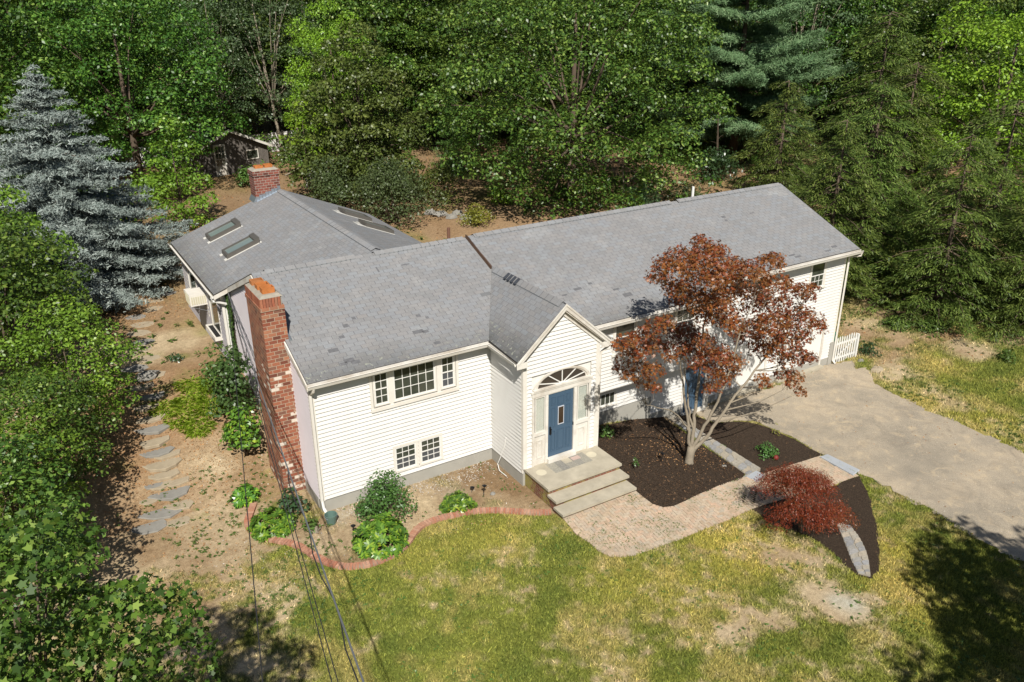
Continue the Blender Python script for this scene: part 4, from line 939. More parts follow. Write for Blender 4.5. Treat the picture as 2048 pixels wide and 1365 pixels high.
# common surround
mb=MB(T0); mb.box(1.72,1.80,0,.055,2.90,4.08); mb.box(4.50,4.58,0,.055,2.90,4.08); mb.box(1.72,4.58,0,.075,2.84,2.94); mb.box(2.32,2.42,0,.055,2.94,4.08); mb.box(3.85,3.97,0,.055,2.94,4.08)
mb.build('window_surround',M['trim'],hp)
window(T0,1.86,2.29,3.03,4.03,2,2,2,.04,sill=False); window(T0,2.46,3.80,3.03,4.03,3,5,1,.04,sill=False); window(T0,4.01,4.44,3.03,4.03,2,2,2,.04,sill=False,screen=True)
window(T0,2.36,3.04,.66,1.46,2,3,2,.07,screen=True,sill=False); window(T0,3.20,3.88,.66,1.46,2,3,2,.07,screen=True,sill=False)
TM=FR(-.45); window(TM,10.22,11.06,2.85,3.97,2,3,2,.085,lowgrid=False,upgrid=False,screen=True); window(TM,12.9,13.75,2.85,3.97,2,3,2,.085,screen=True)
window(FR(0),9.86,10.72,.70,1.18,1,4,1,.06)
TG=FR(.2); window(TG,20.56,21.36,3.0,4.05,2,3,2,.085,upgrid=False,lowgrid=True); window(TG,17.5,18.3,3.0,4.05,2,3,2,.085,upgrid=False)
# ---- entry door set
TE=FR(-1.9); zt=.60
mb=MB(TE)
mb.box(6.02,6.10,0,.05,zt,2.98); mb.box(8.10,8.18,0,.05,zt,2.98); mb.box(6.02,8.18,0,.06,2.96,3.10); mb.box(6.10,8.10,0,.045,2.93,2.97)
mb.box(6.50,6.60,0,.05,zt,2.95); mb.box(7.55,7.66,0,.05,zt,2.95); mb.box(6.02,6.60,0,.052,1.62,1.74); mb.box(7.55,8.18,0,.052,1.62,1.74)
mb.box(6.08,6.52,0,.012,zt,1.64); mb.box(7.62,8.12,0,.012,zt,1.64); mb.box(5.98,8.22,0,.08,3.10,3.16)
for a,b in ((6.20,6.42),(7.76,8.00)):
    mb.box(a,b,0,.028,zt+.22,zt+.26); mb.box(a,b,0,.028,1.42,1.46); mb.box(a,a+.035,0,.028,zt+.26,1.42); mb.box(b-.035,b,0,.028,zt+.26,1.42); mb.box(a+.07,b-.07,.0,.022,zt+.34,1.34)
mb.box(6.56,7.60,0,.16,zt,zt+.14)
mb.build('door_frame',M['trimworn'],hp)
for a,b in ((6.14,6.49),(7.69,8.06)):
    g=MB(TE); g.box(a,a+.025,0,.04,1.74,2.93); g.box(b-.025,b,0,.04,1.74,2.93); g.box(a+.025,b-.025,0,.04,1.74,1.77); g.box(a+.025,b-.025,0,.04,2.90,2.93); sl=g.build('sidelight',M['trim'],hp)
    g=MB(TE); n=28
    for i in range(n):
        u=a+.03+(b-a-.06)*i/n; v=a+.03+(b-a-.06)*(i+1)/n; w1=.008+.007*math.sin(i*1.9); w2=.008+.007*math.sin((i+1)*1.9); g.quad([(u,w1,1.77),(v,w2,1.77),(v,w2,2.9),(u,w1,2.9)])
    g.build('curtain',M['curtain'],sl); g=MB(TE); g.box(a+.025,b-.025,.026,.030,1.77,2.90); g.build('pane',M['clear'],sl)
d=MB(TE); d.box(6.62,7.53,-.02,.018,zt+.15,2.92)
D0,D1,Z0=6.62,7.53,zt+.15
def panel(mb,u0,u1,z0,z1,b=.018,d0=.018,d1=.03):
    mb.box(u0,u1,0,d1,z0,z0+b); mb.box(u0,u1,0,d1,z1-b,z1); mb.box(u0,u0+b,0,d1,z0+b,z1-b); mb.box(u1-b,u1,0,d1,z0+b,z1-b); mb.box(u0+b*2.2,u1-b*2.2,0,d1-.004,z0+b*2.2,z1-b*2.2)
for u0,u1 in ((6.72,6.88),(7.27,7.43)): panel(d,u0,u1,Z0+1.78,Z0+2.05); panel(d,u0,u1,Z0+1.02,Z0+1.68); panel(d,u0,u1,Z0+.18,Z0+.88)
panel(d,6.95,7.2,Z0+1.74,Z0+2.03); panel(d,6.95,7.2,Z0+.18,Z0+.9)
door=d.build('door',M['blue'],hp)
g=MB(TE); g.box(6.985,7.175,0,.028,Z0+1.08,Z0+1.64); g.build('door_glass',simple('amber_dark_glass',(.045,.03,.018),.15,.5,0,.5,25),door)
g=MB(TE); g.box(6.97,6.99,0,.034,Z0+1.05,Z0+1.67); g.box(7.17,7.19,0,.034,Z0+1.05,Z0+1.67); g.box(6.99,7.17,0,.034,Z0+1.05,Z0+1.075); g.box(6.99,7.17,0,.034,Z0+1.645,Z0+1.67); g.build('glass_frame',M['grey_panel'],door)
g=MB(TE); g.tube([(6.69,.02,Z0+.98),(6.69,.08,Z0+.98)],.03,8); g.box(6.665,6.715,0,.03,Z0+.78,Z0+1.05); g.tube([(6.69,.08,Z0+.82),(6.69,.085,Z0+.98)],.013,6); g.build('handle',M['blackmetal'],door)
# fanlight
mb=MB(TE); cx,cz,rx,rz=7.1,3.19,.93,.46; n=28
arc=lambda s,t_:(cx-rx*s*math.cos(t_),cz+rz*s*math.sin(t_))
def fanring(mb,s0,s1,d,t0=0,t1=math.pi):
    for i in range(n):
        a=t0+(t1-t0)*i/n;b=t0+(t1-t0)*(i+1)/n; p=[arc(s0,a),arc(s0,b),arc(s1,b),arc(s1,a)]
        mb.hexa([(q[0],0,q[1]) for q in p]+[(q[0],d,q[1]) for q in p])
fanring(mb,1.0,1.10,.06); fanring(mb,.94,1.0,.035); mb.box(cx-rx*1.12,cx+rx*1.12,0,.10,cz-.035,cz+.02)
fan=mb.build('fanlight',M['trimworn'],hp)
mb=MB(TE)
for t_ in (math.radians(a) for a in (22,56,90,124,158)):
    x,z=arc(.95,t_); dx,dz=x-cx,z-cz; L=math.hypot(dx,dz); nx_,nz_=-dz/L*.016,dx/L*.016
    mb.hexa([(cx-nx_,0,cz-nz_),(x-nx_,0,z-nz_),(x+nx_,0,z+nz_),(cx+nx_,0,cz+nz_),(cx-nx_,.034,cz-nz_),(x-nx_,.034,z-nz_),(x+nx_,.034,z+nz_),(cx+nx_,.034,cz+nz_)])
fanring(mb,0,.14,.036); mb.build('muntin',M['white'],fan)
mb=MB(TE); mb.prism([(arc(.96,math.pi*i/n)[0],0,arc(.96,math.pi*i/n)[1]) for i in range(n+1)],(0,.022,0)); recalc(mb.build('pane',simple('warm_dark_glass',(.055,.045,.035),.12,.5,0,.3,2),fan))
# ---- lower doors, bulkhead panel, garage doors
mb=MB(FR(0)); mb.box(13.98,15.0,0,.03,-.62,1.42); panel(mb,14.1,14.45,-.4,.5,d0=.03,d1=.045); panel(mb,14.55,14.9,-.4,.5,d0=.03,d1=.045); panel(mb,14.1,14.45,.6,1.3,d0=.03,d1=.045); panel(mb,14.55,14.9,.6,1.3,d0=.03,d1=.045)
bd=mb.build('door',M['blue'],hp)
mb=MB(FR(0)); mb.box(13.88,13.98,0,.06,-.68,1.5); mb.box(15.0,15.1,0,.06,-.68,1.5); mb.box(13.98,15.0,0,.06,1.42,1.5); mb.box(13.9,15.1,0,.12,-.76,-.62); mb.build('door_frame',M['trim'],hp)
for a,b in ((15.98,18.52),(19.33,21.87)):
    mb=MB(FR(.2)); z0,z1=-.66,1.34
    for i in range(4):
        za=z0+(z1-z0)*i/4; zb=z0+(z1-z0)*(i+1)/4; mb.box(a,b,-.12,-.06,za+.006,zb-.006)
        for j in range(4):
            ua=a+(b-a)*j/4+.08; ub=a+(b-a)*(j+1)/4-.08; mb.box(ua,ub,-.06,-.05,za+.09,zb-.09)
    mb.box(a,b,-.14,-.11,z0,z1)
    gd=mb.build('garage_door',paint('garage_door_paint_%d'%int(a),lin((224,216,214)),.15),hp)
    mb=MB(FR(.2)); mb.box(a-.1,a,-.1,.03,z0-.02,z1+.08); mb.box(b,b+.1,-.1,.03,z0-.02,z1+.08); mb.box(a,b,-.1,.03,z1,z1+.08); mb.build('garage_door_frame',M['trimworn'],hp)
    mb=MB(FR(.2)); mb.box(a-.12,b+.12,-.1,.22,-.95,-.66); mb.build('garage_sill',M['slabc'],hp)
# ---- main chimney
mb=MB(); cx0,cx1,cy0,cy1=-.66,.0,1.5,3.05
mb.box(cx0,cx1,cy0,cy1,-.4,5.93); mb.box(cx0-.02,cx1+.0,cy0-.02,cy1+.02,5.93,6.04)
ch=mb.build('chimney',M['brick'],hp)
mb=MB()
rng=random.Random(5)
y=cy0
def soldier(x0,x1,y0,y1): mb.box(x0,x1,y0,y1,6.042,6.30)
n=8
for i in range(n): u=cx0+(cx1-cx0)*i/n; soldier(u+.006,u+(cx1-cx0)/n-.006,cy0,cy0+.1) if i<7 else None
n=17
for i in range(n): u=cy0+(cy1-cy0)*i/n; soldier(cx0,cx0+.1,u+.006+(.1 if i==0 else 0),u+(cy1-cy0)/n-.006)
mb.build('soldier_course',islandmat('soldier_brick',rb,bmp=.4),ch)
mb=MB(); mb.box(cx0+.05,cx1-.04,cy0+.05,cy1-.02,6.042,6.28); mb.v=list(mb.v); mb.hexa([(cx0+.01,cy0+.01,6.302),(cx1-.01,cy0+.01,6.302),(cx1-.01,cy1-.01,6.302),(cx0+.01,cy1-.01,6.302),(cx0+.10,cy0+.13,6.37),(cx1-.08,cy0+.13,6.37),(cx1-.08,cy1-.12,6.37),(cx0+.10,cy1-.12,6.37)]); mb.box(cx1-.09,cx1-.012,cy1-.5,cy1-.02,6.10,6.30)
mb.build('chimney_crown',M['cap'],ch)
def flue(x0,x1,y0,y1,z0,z1,mat,par):
    mb=MB(); w_=.025; mb.box(x0,x1,y0,y0+w_,z0,z1); mb.box(x0,x1,y1-w_,y1,z0,z1); mb.box(x0,x0+w_,y0+w_,y1-w_,z0,z1); mb.box(x1-w_,x1,y0+w_,y1-w_,z0,z1); mb.build('flue',mat,par)
    mb=MB(); mb.box(x0+w_,x1-w_,y0+w_,y1-w_,z0,z0+.06); mb.build('flue_inside',M['dark'],par)
flue(-.50,-.15,1.72,1.98,6.34,6.53,M['terra'],ch); flue(-.52,-.17,2.14,2.44,6.34,6.50,M['terra'],ch); flue(-.55,-.20,2.62,2.88,6.34,6.49,M['terra2'],ch)
mb=MB(); mb.hexa([(.0,1.42,4.92),(.12,1.42,4.92),(.12,1.56,4.98),(.0,1.56,4.98),(.0,1.42,5.08),(.05,1.42,5.02),(.05,1.56,5.12),(.0,1.56,5.2)])
for i in range(9):
    y0=1.55+i*.165; mb.hexa([(.002,y0,zL(y0)+.0),(.10,y0,zL(y0)+.0),(.10,y0+.155,zL(y0+.155)),(.002,y0+.155,zL(y0+.155)),(.002,y0,zL(y0)+.13),(.03,y0,zL(y0)+.02),(.03,y0+.155,zL(y0+.155)+.02),(.002,y0+.155,zL(y0+.155)+.13)])
mb.build('flashing',M['metal'],ch)
# ---- rear wing chimney
mb=MB(); X0,X1,Y0,Y1=3.10,4.20,15.62,16.40; mb.box(X0,X1,Y0,Y1,4.2,6.81); mb.box(X0-.03,X1+.03,Y0-.03,Y1+.03,6.81,7.02)
c2=mb.build('chimney',M['brick2'],hp)
mb=MB(); mb.hexa([(X0-.02,Y0-.02,7.022),(X1+.02,Y0-.02,7.022),(X1+.02,Y1+.02,7.022),(X0-.02,Y1+.02,7.022),(X0+.1,Y0+.1,7.10),(X1-.1,Y0+.1,7.10),(X1-.1,Y1-.1,7.10),(X0+.1,Y1-.1,7.10)]); mb.build('chimney_crown',M['cap'],c2)
flue(3.27,3.61,15.82,16.16,7.06,7.20,M['terra'],c2); flue(3.68,4.02,15.82,16.16,7.06,7.22,M['terra'],c2)
mb=MB(); n=8
for i in range(n):
    x=X0+(X1-X0)*i/n; x2=X0+(X1-X0)*(i+1)/n-.008; z=zw(min(x,4.17)); z2=zw(min(x2,4.17)); zs=.19+.04*(i%2)
    mb.hexa([(x,Y0-.02,z),(x2,Y0-.02,z2),(x2,Y0-.004,z2),(x,Y0-.004,z),(x,Y0-.02,z+zs),(x2,Y0-.02,z+zs),(x2,Y0-.004,z+zs),(x,Y0-.004,z+zs)])
    mb.hexa([(x,Y0-.13,z+.0),(x2,Y0-.13,z2+.0),(x2,Y0-.02,z2+.0),(x,Y0-.02,z+.0),(x,Y0-.13,z+.015),(x2,Y0-.13,z2+.015),(x2,Y0-.02,z2+.02),(x,Y0-.02,z+.02)])
for i in range(5):
    y=Y0+i*.16; z=zw(X0); mb.hexa([(X0-.12,y,zw(X0-.12)),(X0-.002,y,z),(X0-.002,y+.15,z),(X0-.12,y+.15,zw(X0-.12)),(X0-.12,y,zw(X0-.12)+.015),(X0-.002,y,z+.18),(X0-.002,y+.15,z+.18),(X0-.12,y+.15,zw(X0-.12)+.015)])
mb.build('flashing',M['metal'],c2)
# ---- skylights
def skylight(x0,x1,y0,y1,sgn):
    """curb on the wing slope"""
    f=MB(); h_=.17; zz=lambda x:zw(x)
    def bar(xa,xb,ya,yb,hh): f.hexa([(xa,ya,zz(xa)-.02),(xb,ya,zz(xb)-.02),(xb,yb,zz(xb)-.02),(xa,yb,zz(xa)-.02),(xa,ya,zz(xa)+hh),(xb,ya,zz(xb)+hh),(xb,yb,zz(xb)+hh),(xa,yb,zz(xa)+hh)])
    w_=.07; bar(x0,x1,y0,y0+w_,h_); bar(x0,x1,y1-w_,y1,h_); bar(x0,x0+w_,y0+w_,y1-w_,h_); bar(x1-w_,x1,y0+w_,y1-w_,h_)
    if sgn<0: bar(x1-.16,x1+.03,y0-.01,y1+.01,h_+.03)
    fr=f.build('skylight',M['skyframe'],hp); recalc(fr)
    f=MB(); bar(x0+w_,x1-w_,y0+w_,y1-w_,h_-.05); f.build('pane',M['skyglass'],fr)
    f=MB(); bar(x0-.10,x0-.001,y0-.06,y0+.16,.012); bar(x0-.10,x0-.001,y1-.16,y1+.06,.012); bar(x0,x1,y0-.07,y0-.001,.014); 
    if sgn<0: bar(x1+.031,x1+.09,y0-.08,y0+.1,.012)
    else: bar(x0-.38,x0-.101,y0-.02,y0+.5,.016)
    f.build('flashing',paint('skylight_flashing',lin((206,204,196)),.4),fr)
skylight(.55,1.80,13.55,14.40,-1); skylight(.55,1.80,10.80,11.62,-1); skylight(6.06,7.25,12.85,13.7,1); skylight(6.06,7.25,10.5,11.35,1)
# vent pipes
mb=MB(); mb.tube([(18.48,5.0,5.6),(18.48,5.0,6.5)],.055,10); mb.build('vent_pipe',M['white'],hp)
mb=MB(); mb.tube([(7.48,6.0,5.4),(7.48,6.0,6.12)],.06,10); mb.build('vent_pipe',M['rust'],hp)
# ---- rear wing: tilting windows with sill boxes on the shaded side
TW=LF(-.3)
def awning(u0,u1,z0,z1,ang):
    f=MB(TW); f.box(u0-.06,u0,0,.05,z0,z1); f.box(u1,u1+.06,0,.05,z0,z1); f.box(u0-.06,u1+.06,0,.05,z1,z1+.07); f.box(u0-.1,u1+.1,0,.30,z0-.10,z0-.02)
    f.box(u0-.1,u1+.1,.24,.30,z0-.02,z0+.04); f.box(u0-.1,u0-.05,.05,.24,z0-.02,z0+.04); f.box(u1+.05,u1+.1,.05,.24,z0-.02,z0+.04)
    fo=f.build('window',M['trim'],hp); g=MB(TW); g.box(u0,u1,0,.012,z0,z1); g.build('pane',M['glass'],fo); g=MB(TW); g.box(u0-.05,u1+.05,.05,.24,z0-.019,z0-.005); g.build('sill_tray',M['dark'],fo)
awning(13.1,14.6,2.65,3.9,0); awning(9.4,10.75,2.35,3.9,0)
mb=MB(TW).boxes(); mb.box(15.0,15.5,0,.03,2.2,4.1); mb.box(11.2,11.35,0,.04,2.5,4.2); mb.build_pieces('window_mullion',M['trim'],hp)
# ivy on the rear corner
rng_=np.random.RandomState(5); n=1500; zz=1.6+2.7*rng_.rand(n)**.9; P=np.c_[-.09-.08*rng_.rand(n), 8.45+rng_.randn(n)*.12*(1+.5*np.sin(zz*4)), zz]
iv=thing('climbing_ivy','thin climbing ivy vine on the rear corner of the pinkish gable wall','vine',(-.1,8.5,1.5))
o=leaf_mesh('foliage',P-np.array([-.1,8.5,1.5]),np.c_[-np.ones(n),rng_.randn(n)*.5-.2,rng_.rand(n)*.8],.11,LEAF,M['ivy'],rng=rng_,parent=iv)
mb=MB(); 
for j in range(3): mb.tube([(.04,.1*(j-1)+.08*math.sin(i*1.3+j),-.6+i*.5) for i in range(7)],.012,5)
mb.build('stem',M['bark'],iv)
# ---- front steps
st=thing('front_steps','stone front steps with brick risers and two pale round marks at the blue door','steps',(7.1,-2.5,-.05))
L_=Matrix.Translation(-st.location)
def part(mb,name,mat):
    o=mb.build(name,mat,st); o.matrix_parent_inverse=L_; return o
S0=[(5.74,8.50,-3.24,-1.9,.60),(5.74,8.47,-3.62,-2.6,.40),(5.70,8.44,-4.02,-3.0,.20)]
mb=MB(); mb.box(5.80,8.44,-3.19,-1.9,-.4,.52); part(mb,'riser',M['brick3'])
mb=MB(); mb.box(5.80,8.41,-3.57,-3.191,-.4,.325); part(mb,'riser',M['brick3']); mb=MB(); mb.box(5.76,8.38,-3.97,-3.571,-.4,.125); part(mb,'riser',M['brick3'])
mb=MB(); mb.box(5.76,8.49,-3.24,-1.905,.521,.60)
part(mb,'landing',M['slabc'])
mb=MB(); mb.box(5.76,8.46,-3.66,-3.192,.326,.40); part(mb,'tread',M['slabc']); mb=MB(); mb.box(5.72,8.43,-4.06,-3.572,.126,.20); part(mb,'tread',M['slabc'])
mb=MB(); rng=random.Random(6)
for i in range(5):
    for j in range(2):
        x=6.45+i*.28; y=-2.62+j*.30
        if i==2 and j==1: continue
        mb.box(x+.004,x+.276,y+.004,y+.296,.6,.604)
part(mb,'bluestone_tile',islandmat('worn_tile',[lin((138,134,124)),lin((150,146,134)),lin((128,126,120))],bmp=.1))
mb=MB(); mb.box(7.32,7.62,-2.30,-2.12,.601,.612); part(mb,'loose_tile',simple('pink_tile',lin((176,156,146)),.9))
for x,y in ((6.10,-2.35),(8.02,-2.30)):
    mb=MB(); n=20
    for r0,zz_,m_ in ((.165,.603,0),): mb.prism([(x+r0*math.cos(6.283*i/n),y+r0*math.sin(6.283*i/n),.600) for i in range(n)],(0,0,.004))
    recalc(part(mb,'planter_ring_stain',simple('pale_ring_stain_%d'%int(x),lin((190,182,160)),.9)))

# ------------------------------------------------------------------ trees
def gp(x,y,dz=0): return (x,y,gz(x,y)+dz)
big=broadleaf('maple_tree','huge dense green maple behind the middle of the house','tree',gp(24.7,22.4),11,7.8,8.2,17,170,230,.21,'maple_leaf',trunk_r=.34,lower=-.99,inner=.5,br=(.12,.22),nl=30,jit=.42,cone=.05,zc=7.3,flat=.7)
# white pine
conifer('white_pine','tall blue green white pine with layered feathery boughs behind the right roof','pine tree',gp(43.2,26.6),21,7.4,19,13,8,.02,'pine',twig=.75,spread=.55,needle=(.30,NEEDLE),taper=.5,z0=.14,upcurl=.12,tuft=9,trunk_r=.3,rjit=.45,plate=.35)
conifer('blue_spruce','silvery blue spruce with sweeping layered branches left of the rear wing','spruce tree',gp(-4.1,20.6),22,5.0,9.8,25,14,.18,'spruce',twig=.46,spread=.8,needle=(.16,[(-.5,.13,0),(.5,.05,0),(.5,-.05,0),(-.5,-.13,0)]),taper=.85,z0=.05,upcurl=.12,tuft=5,trunk_r=.2)
hem=pad_conifer('hemlock_tree','olive green drooping hemlock nearest the right gable end of the house','hemlock tree',gp(28.6,5.6),23,3.6,9,17,10,.38,'hemlock',per=820,leaf=.17,taper=.5)
hem2=pad_conifer('hemlock_tree','wide hemlock whose boughs hang over the right lawn edge','hemlock tree',gp(31.6,1.2),24,4.0,9,16,10,.40,'hemlock',per=620,leaf=.17,taper=.42,pad=(.35,.6))
HG='hemlocks standing together at the right of the property'
tag(hem,group=HG); tag(hem2,group=HG)
for i,(x,y,s,l) in enumerate([(34.2,-2.0,1.02,'hemlock at the right edge of the lawn with low boughs over the weeds'),(33.3,7.2,1.12,'hemlock standing just behind the first hemlock by the gable'),(38.0,2.8,1.1,'tall hemlock behind the lawn edge hemlocks, in the dark gap'),(38.6,-4.0,1.1,'hemlock at the far right frame edge beside the lawn'),(38.5,9.0,1.15,'tall hemlock in the second row between pine and lime tree'),(32.4,12.6,1.0,'hemlock reaching over the brown clearing behind the roof end'),(43.2,14.5,1.35,'hemlock directly right of the white pine'),(43.8,-1.2,1.1,'dark hemlock behind the right frame edge hemlocks'),(36.0,15.8,.75,'small hemlock between the white pine and the roof end'),(46.0,1.5,1.05,'tallest hemlock behind the bright lime tree')]):
    copy_thing(hem if i%2 else hem2,gp(x,y),i*1.3,s,l,HG)
oak=broadleaf('oak_tree','broad dark green oak left of the weathered shed','tree',gp(1.8,41.5),31,6.2,6.3,15,80,230,.22,'oak_leaf',trunk_r=.3,lower=-.85,nl=14,jit=.55,cone=.2,zc=7.2)
oak2=broadleaf('oak_tree','tall oak behind the blue spruce at the left edge','tree',gp(-8.5,40),32,6.4,7.0,16,80,200,.24,'oak_leaf',trunk_r=.3,lower=-.85,nl=14,jit=.6,cone=.25,zc=8.4)
mp2=broadleaf('maple_tree','dark maple right behind the huge maple','tree',gp(36,41),33,6.2,7.2,16,80,200,.24,'maple_leaf',trunk_r=.3,lower=-.8,nl=12,cone=.3)
pale=broadleaf('aspen_tree','pale grey green tree with slender light trunks above the shed','tree',gp(13.5,47),34,3.8,6.3,15,60,200,.18,'pale_leaf',trunk_r=.16,lower=-.9,nl=16,jit=.7,bark='palebark',lean=(-1.0,.4))
lime=broadleaf('lime_green_tree','bright lime green tree at the upper right edge','tree',gp(45.5,7.6),35,5.4,7.0,14.8,85,240,.20,'lime_leaf',trunk_r=.25,lower=-.8,nl=12,cone=.4)
FG='trees of the wood behind the house'
for o in (oak,oak2,mp2,pale): tag(o,group=FG)
copy_thing(lime,gp(55.5,2.0),2,1.15,'lime green tree further back at the right frame edge')
copy_thing(lime,gp(15.2,38.5),1,.62,'yellow green crown rising above the olive juniper mass',None,sz=.82)
near=[(9.0,55,oak,1.0,'oak directly behind the shed roof'),(-3.5,54,oak2,1.1,'oak between the spruce top and the broad dark oak'),(-15,52,oak,1.1,'oak at the far upper left corner'),(17.8,52,pale,1.1,'pale thin tree left of the huge maple top'),(21.0,47,mp2,.95,'dark maple filling the gap left of the huge maple'),(9.5,49,pale,.9,'pale aspen above the white fence glimpse'),(34,50,oak2,1.1,'oak just visible above the huge maple crown'),(47,40,mp2,1.1,'maple behind and left of the white pine'),(57,31,oak,1.05,'dark oak right behind the white pine'),(62,20,oak2,1.0,'oak between the pine and the lime green tree'),(53,17,mp2,.85,'maple low behind the hemlocks beside the pine'),(68,9,oak,1.1,'oak behind the lime green tree at the right'),(28.5,41,mp2,.9,'maple touching the right side of the huge maple')]
for i,(x,y,src,s,l) in enumerate(near): copy_thing(src,gp(x,y),i*2.1+.4,s,l,FG)
k=0; srcs=[oak,oak2,mp2,pale,oak,mp2]; words=['leftmost','second from the left','third from the left','fourth from the left','fifth from the left','sixth from the left','seventh from the left','eighth from the left','ninth from the left','tenth from the left','eleventh from the left','twelfth from the left','thirteenth from the left','fourteenth from the left']
rng=np.random.RandomState(77)
for row,(rad,n) in enumerate(((78,12),(92,12),(110,13))):
    for i in range(n):
        a=math.radians(-6+74*(i+.5*(row%2))/n+rng.uniform(-1,1)); r=rad*rng.uniform(.96,1.05); x=-5.7+r*math.sin(a); y=-20+r*math.cos(a)
        copy_thing(srcs[(k*5+row)%6],gp(x,y),rng.rand()*6.28,rng.uniform(1.05,1.35),'far wood tree, %s in the %s row of the background wood'%(words[i],('front','middle','rearmost')[row]),FG); k+=1
broadleaf('young_maple','light yellow green young maple standing alone left of the rear wing chimney','tree',gp(2.2,29.3),41,2.2,3.4,6.9,30,300,.20,'young_leaf',trunk_r=.07,lower=-.95,nl=14,cone=.9,inner=.4,zc=3.3,br=(.22,.36))
jun=broadleaf('juniper_tree','ragged olive green juniper mass behind the rear wing skylights','juniper tree',gp(14.0,31.0),42,4.8,5.6,10.8,100,420,.20,'cedar_leaf',shape=LEAF,trunk_r=.2,lower=-.95,nl=24,jit=.8,cone=.75,inner=.3,zc=5.0,br=(.15,.26))
broadleaf('vine_covered_tree','lime yellow vine growing through the juniper, left side','climbing vine',gp(10.3,31.0),43,1.6,2.2,6.4,16,220,.20,'lime_leaf',trunk_r=.05,nl=6,zc=4.2)
conifer('young_conifer','small bright green conifer in a gap left of the huge maple','conifer',gp(22.6,34.5),44,1.7,6.4,15,9,.18,'hedgeconifer',twig=.5,needle=(.2,NEEDLE),taper=.9,tuft=4,upcurl=.1,trunk_r=.08)
ym=broadleaf('young_maple','leafy green young maple beside the stone path, farthest up the slope','tree',gp(-7.0,13.2),51,2.4,3.0,6.5,56,480,.15,'young_leaf',shape=LEAF,trunk_r=.08,lower=-.8,nl=12,zc=3.4)
ym2=broadleaf('young_maple','green maple thicket at the left edge beside the path','tree',gp(-7.0,9.4),52,2.5,2.9,6.3,56,480,.15,'maple_leaf',shape=LEAF,trunk_r=.08,lower=-.8,nl=12,zc=3.3)
YG='young trees along the left side path'
tag(ym,group=YG); tag(ym2,group=YG)
copy_thing(ym,gp(-5.5,6.2),2.0,.72,'light green young tree leaning over the middle of the path',YG)
copy_thing(ym2,gp(-6.6,3.9),1.0,.68,'dark green young tree at the left frame edge above the white post',YG)
copy_thing(ym,gp(-9.4,11.5),3.0,1.05,'yellow green young tree at the left frame edge, below the spruce',YG)
copy_thing(ym,gp(-7.5,1.9),5.0,.7,'leafy young tree behind the near maple, left of the white post',YG)
copy_thing(ym2,gp(-8.0,-.6),6.0,.8,'green young tree just above the near maple crown at the left edge',YG)
copy_thing(ym2,gp(-7.6,16.4),4.0,.85,'low green tree tucked under the blue spruce',YG)
# near maple with big lobed leaves, bottom left
def near_maple():
    rng=np.random.RandomState(61); t=thing('maple_tree','near maple with large lobed leaves filling the bottom left corner','tree',gp(-7.4,-10.6),None); C=[];Rb=[]
    for i in range(3000):
        d=unit(rng.randn(3)); f=.35+.65*rng.rand()**.6; c=np.array([.6+d[0]*1.75*f,-.5+d[1]*2.4*f,6.2+d[2]*2.1*f]); 
        if c[2]<3: continue
        rb_=.42+.28*rng.rand()
        if C and np.min(np.linalg.norm(np.array(C)-c,axis=1)-np.array(Rb)*.9)<rb_*.9: continue
        C.append(c); Rb.append(rb_)
    P,N=bough_points(rng,C,Rb,1350,.8,.35,.9,low=-.4,fill=.55)
    leaf_mesh('crown',P,N,.125*(.45+.75*rng.rand(len(P))),STAR,M['near_leaf'],rng=rng,parent=t)
    trunk_mesh(rng,7.2,.16,C,t,M['bark'],34,lean=(.6,.3))
near_maple()
# off-frame street trees whose shadows fall on the lower right lawn
sh1=broadleaf('maple_tree','street maple outside the lower right corner, seen only by its shadow on the lawn','tree',gp(10.9,-21.4),62,3.5,3.2,10.5,90,420,.2,'maple_leaf',trunk_r=.18,zc=7.4,br=(.2,.3),inner=.45,nl=8)
copy_thing(sh1,gp(7.4,-23.2),2,.95,'second street maple below the frame, shading the bottom edge of the lawn')
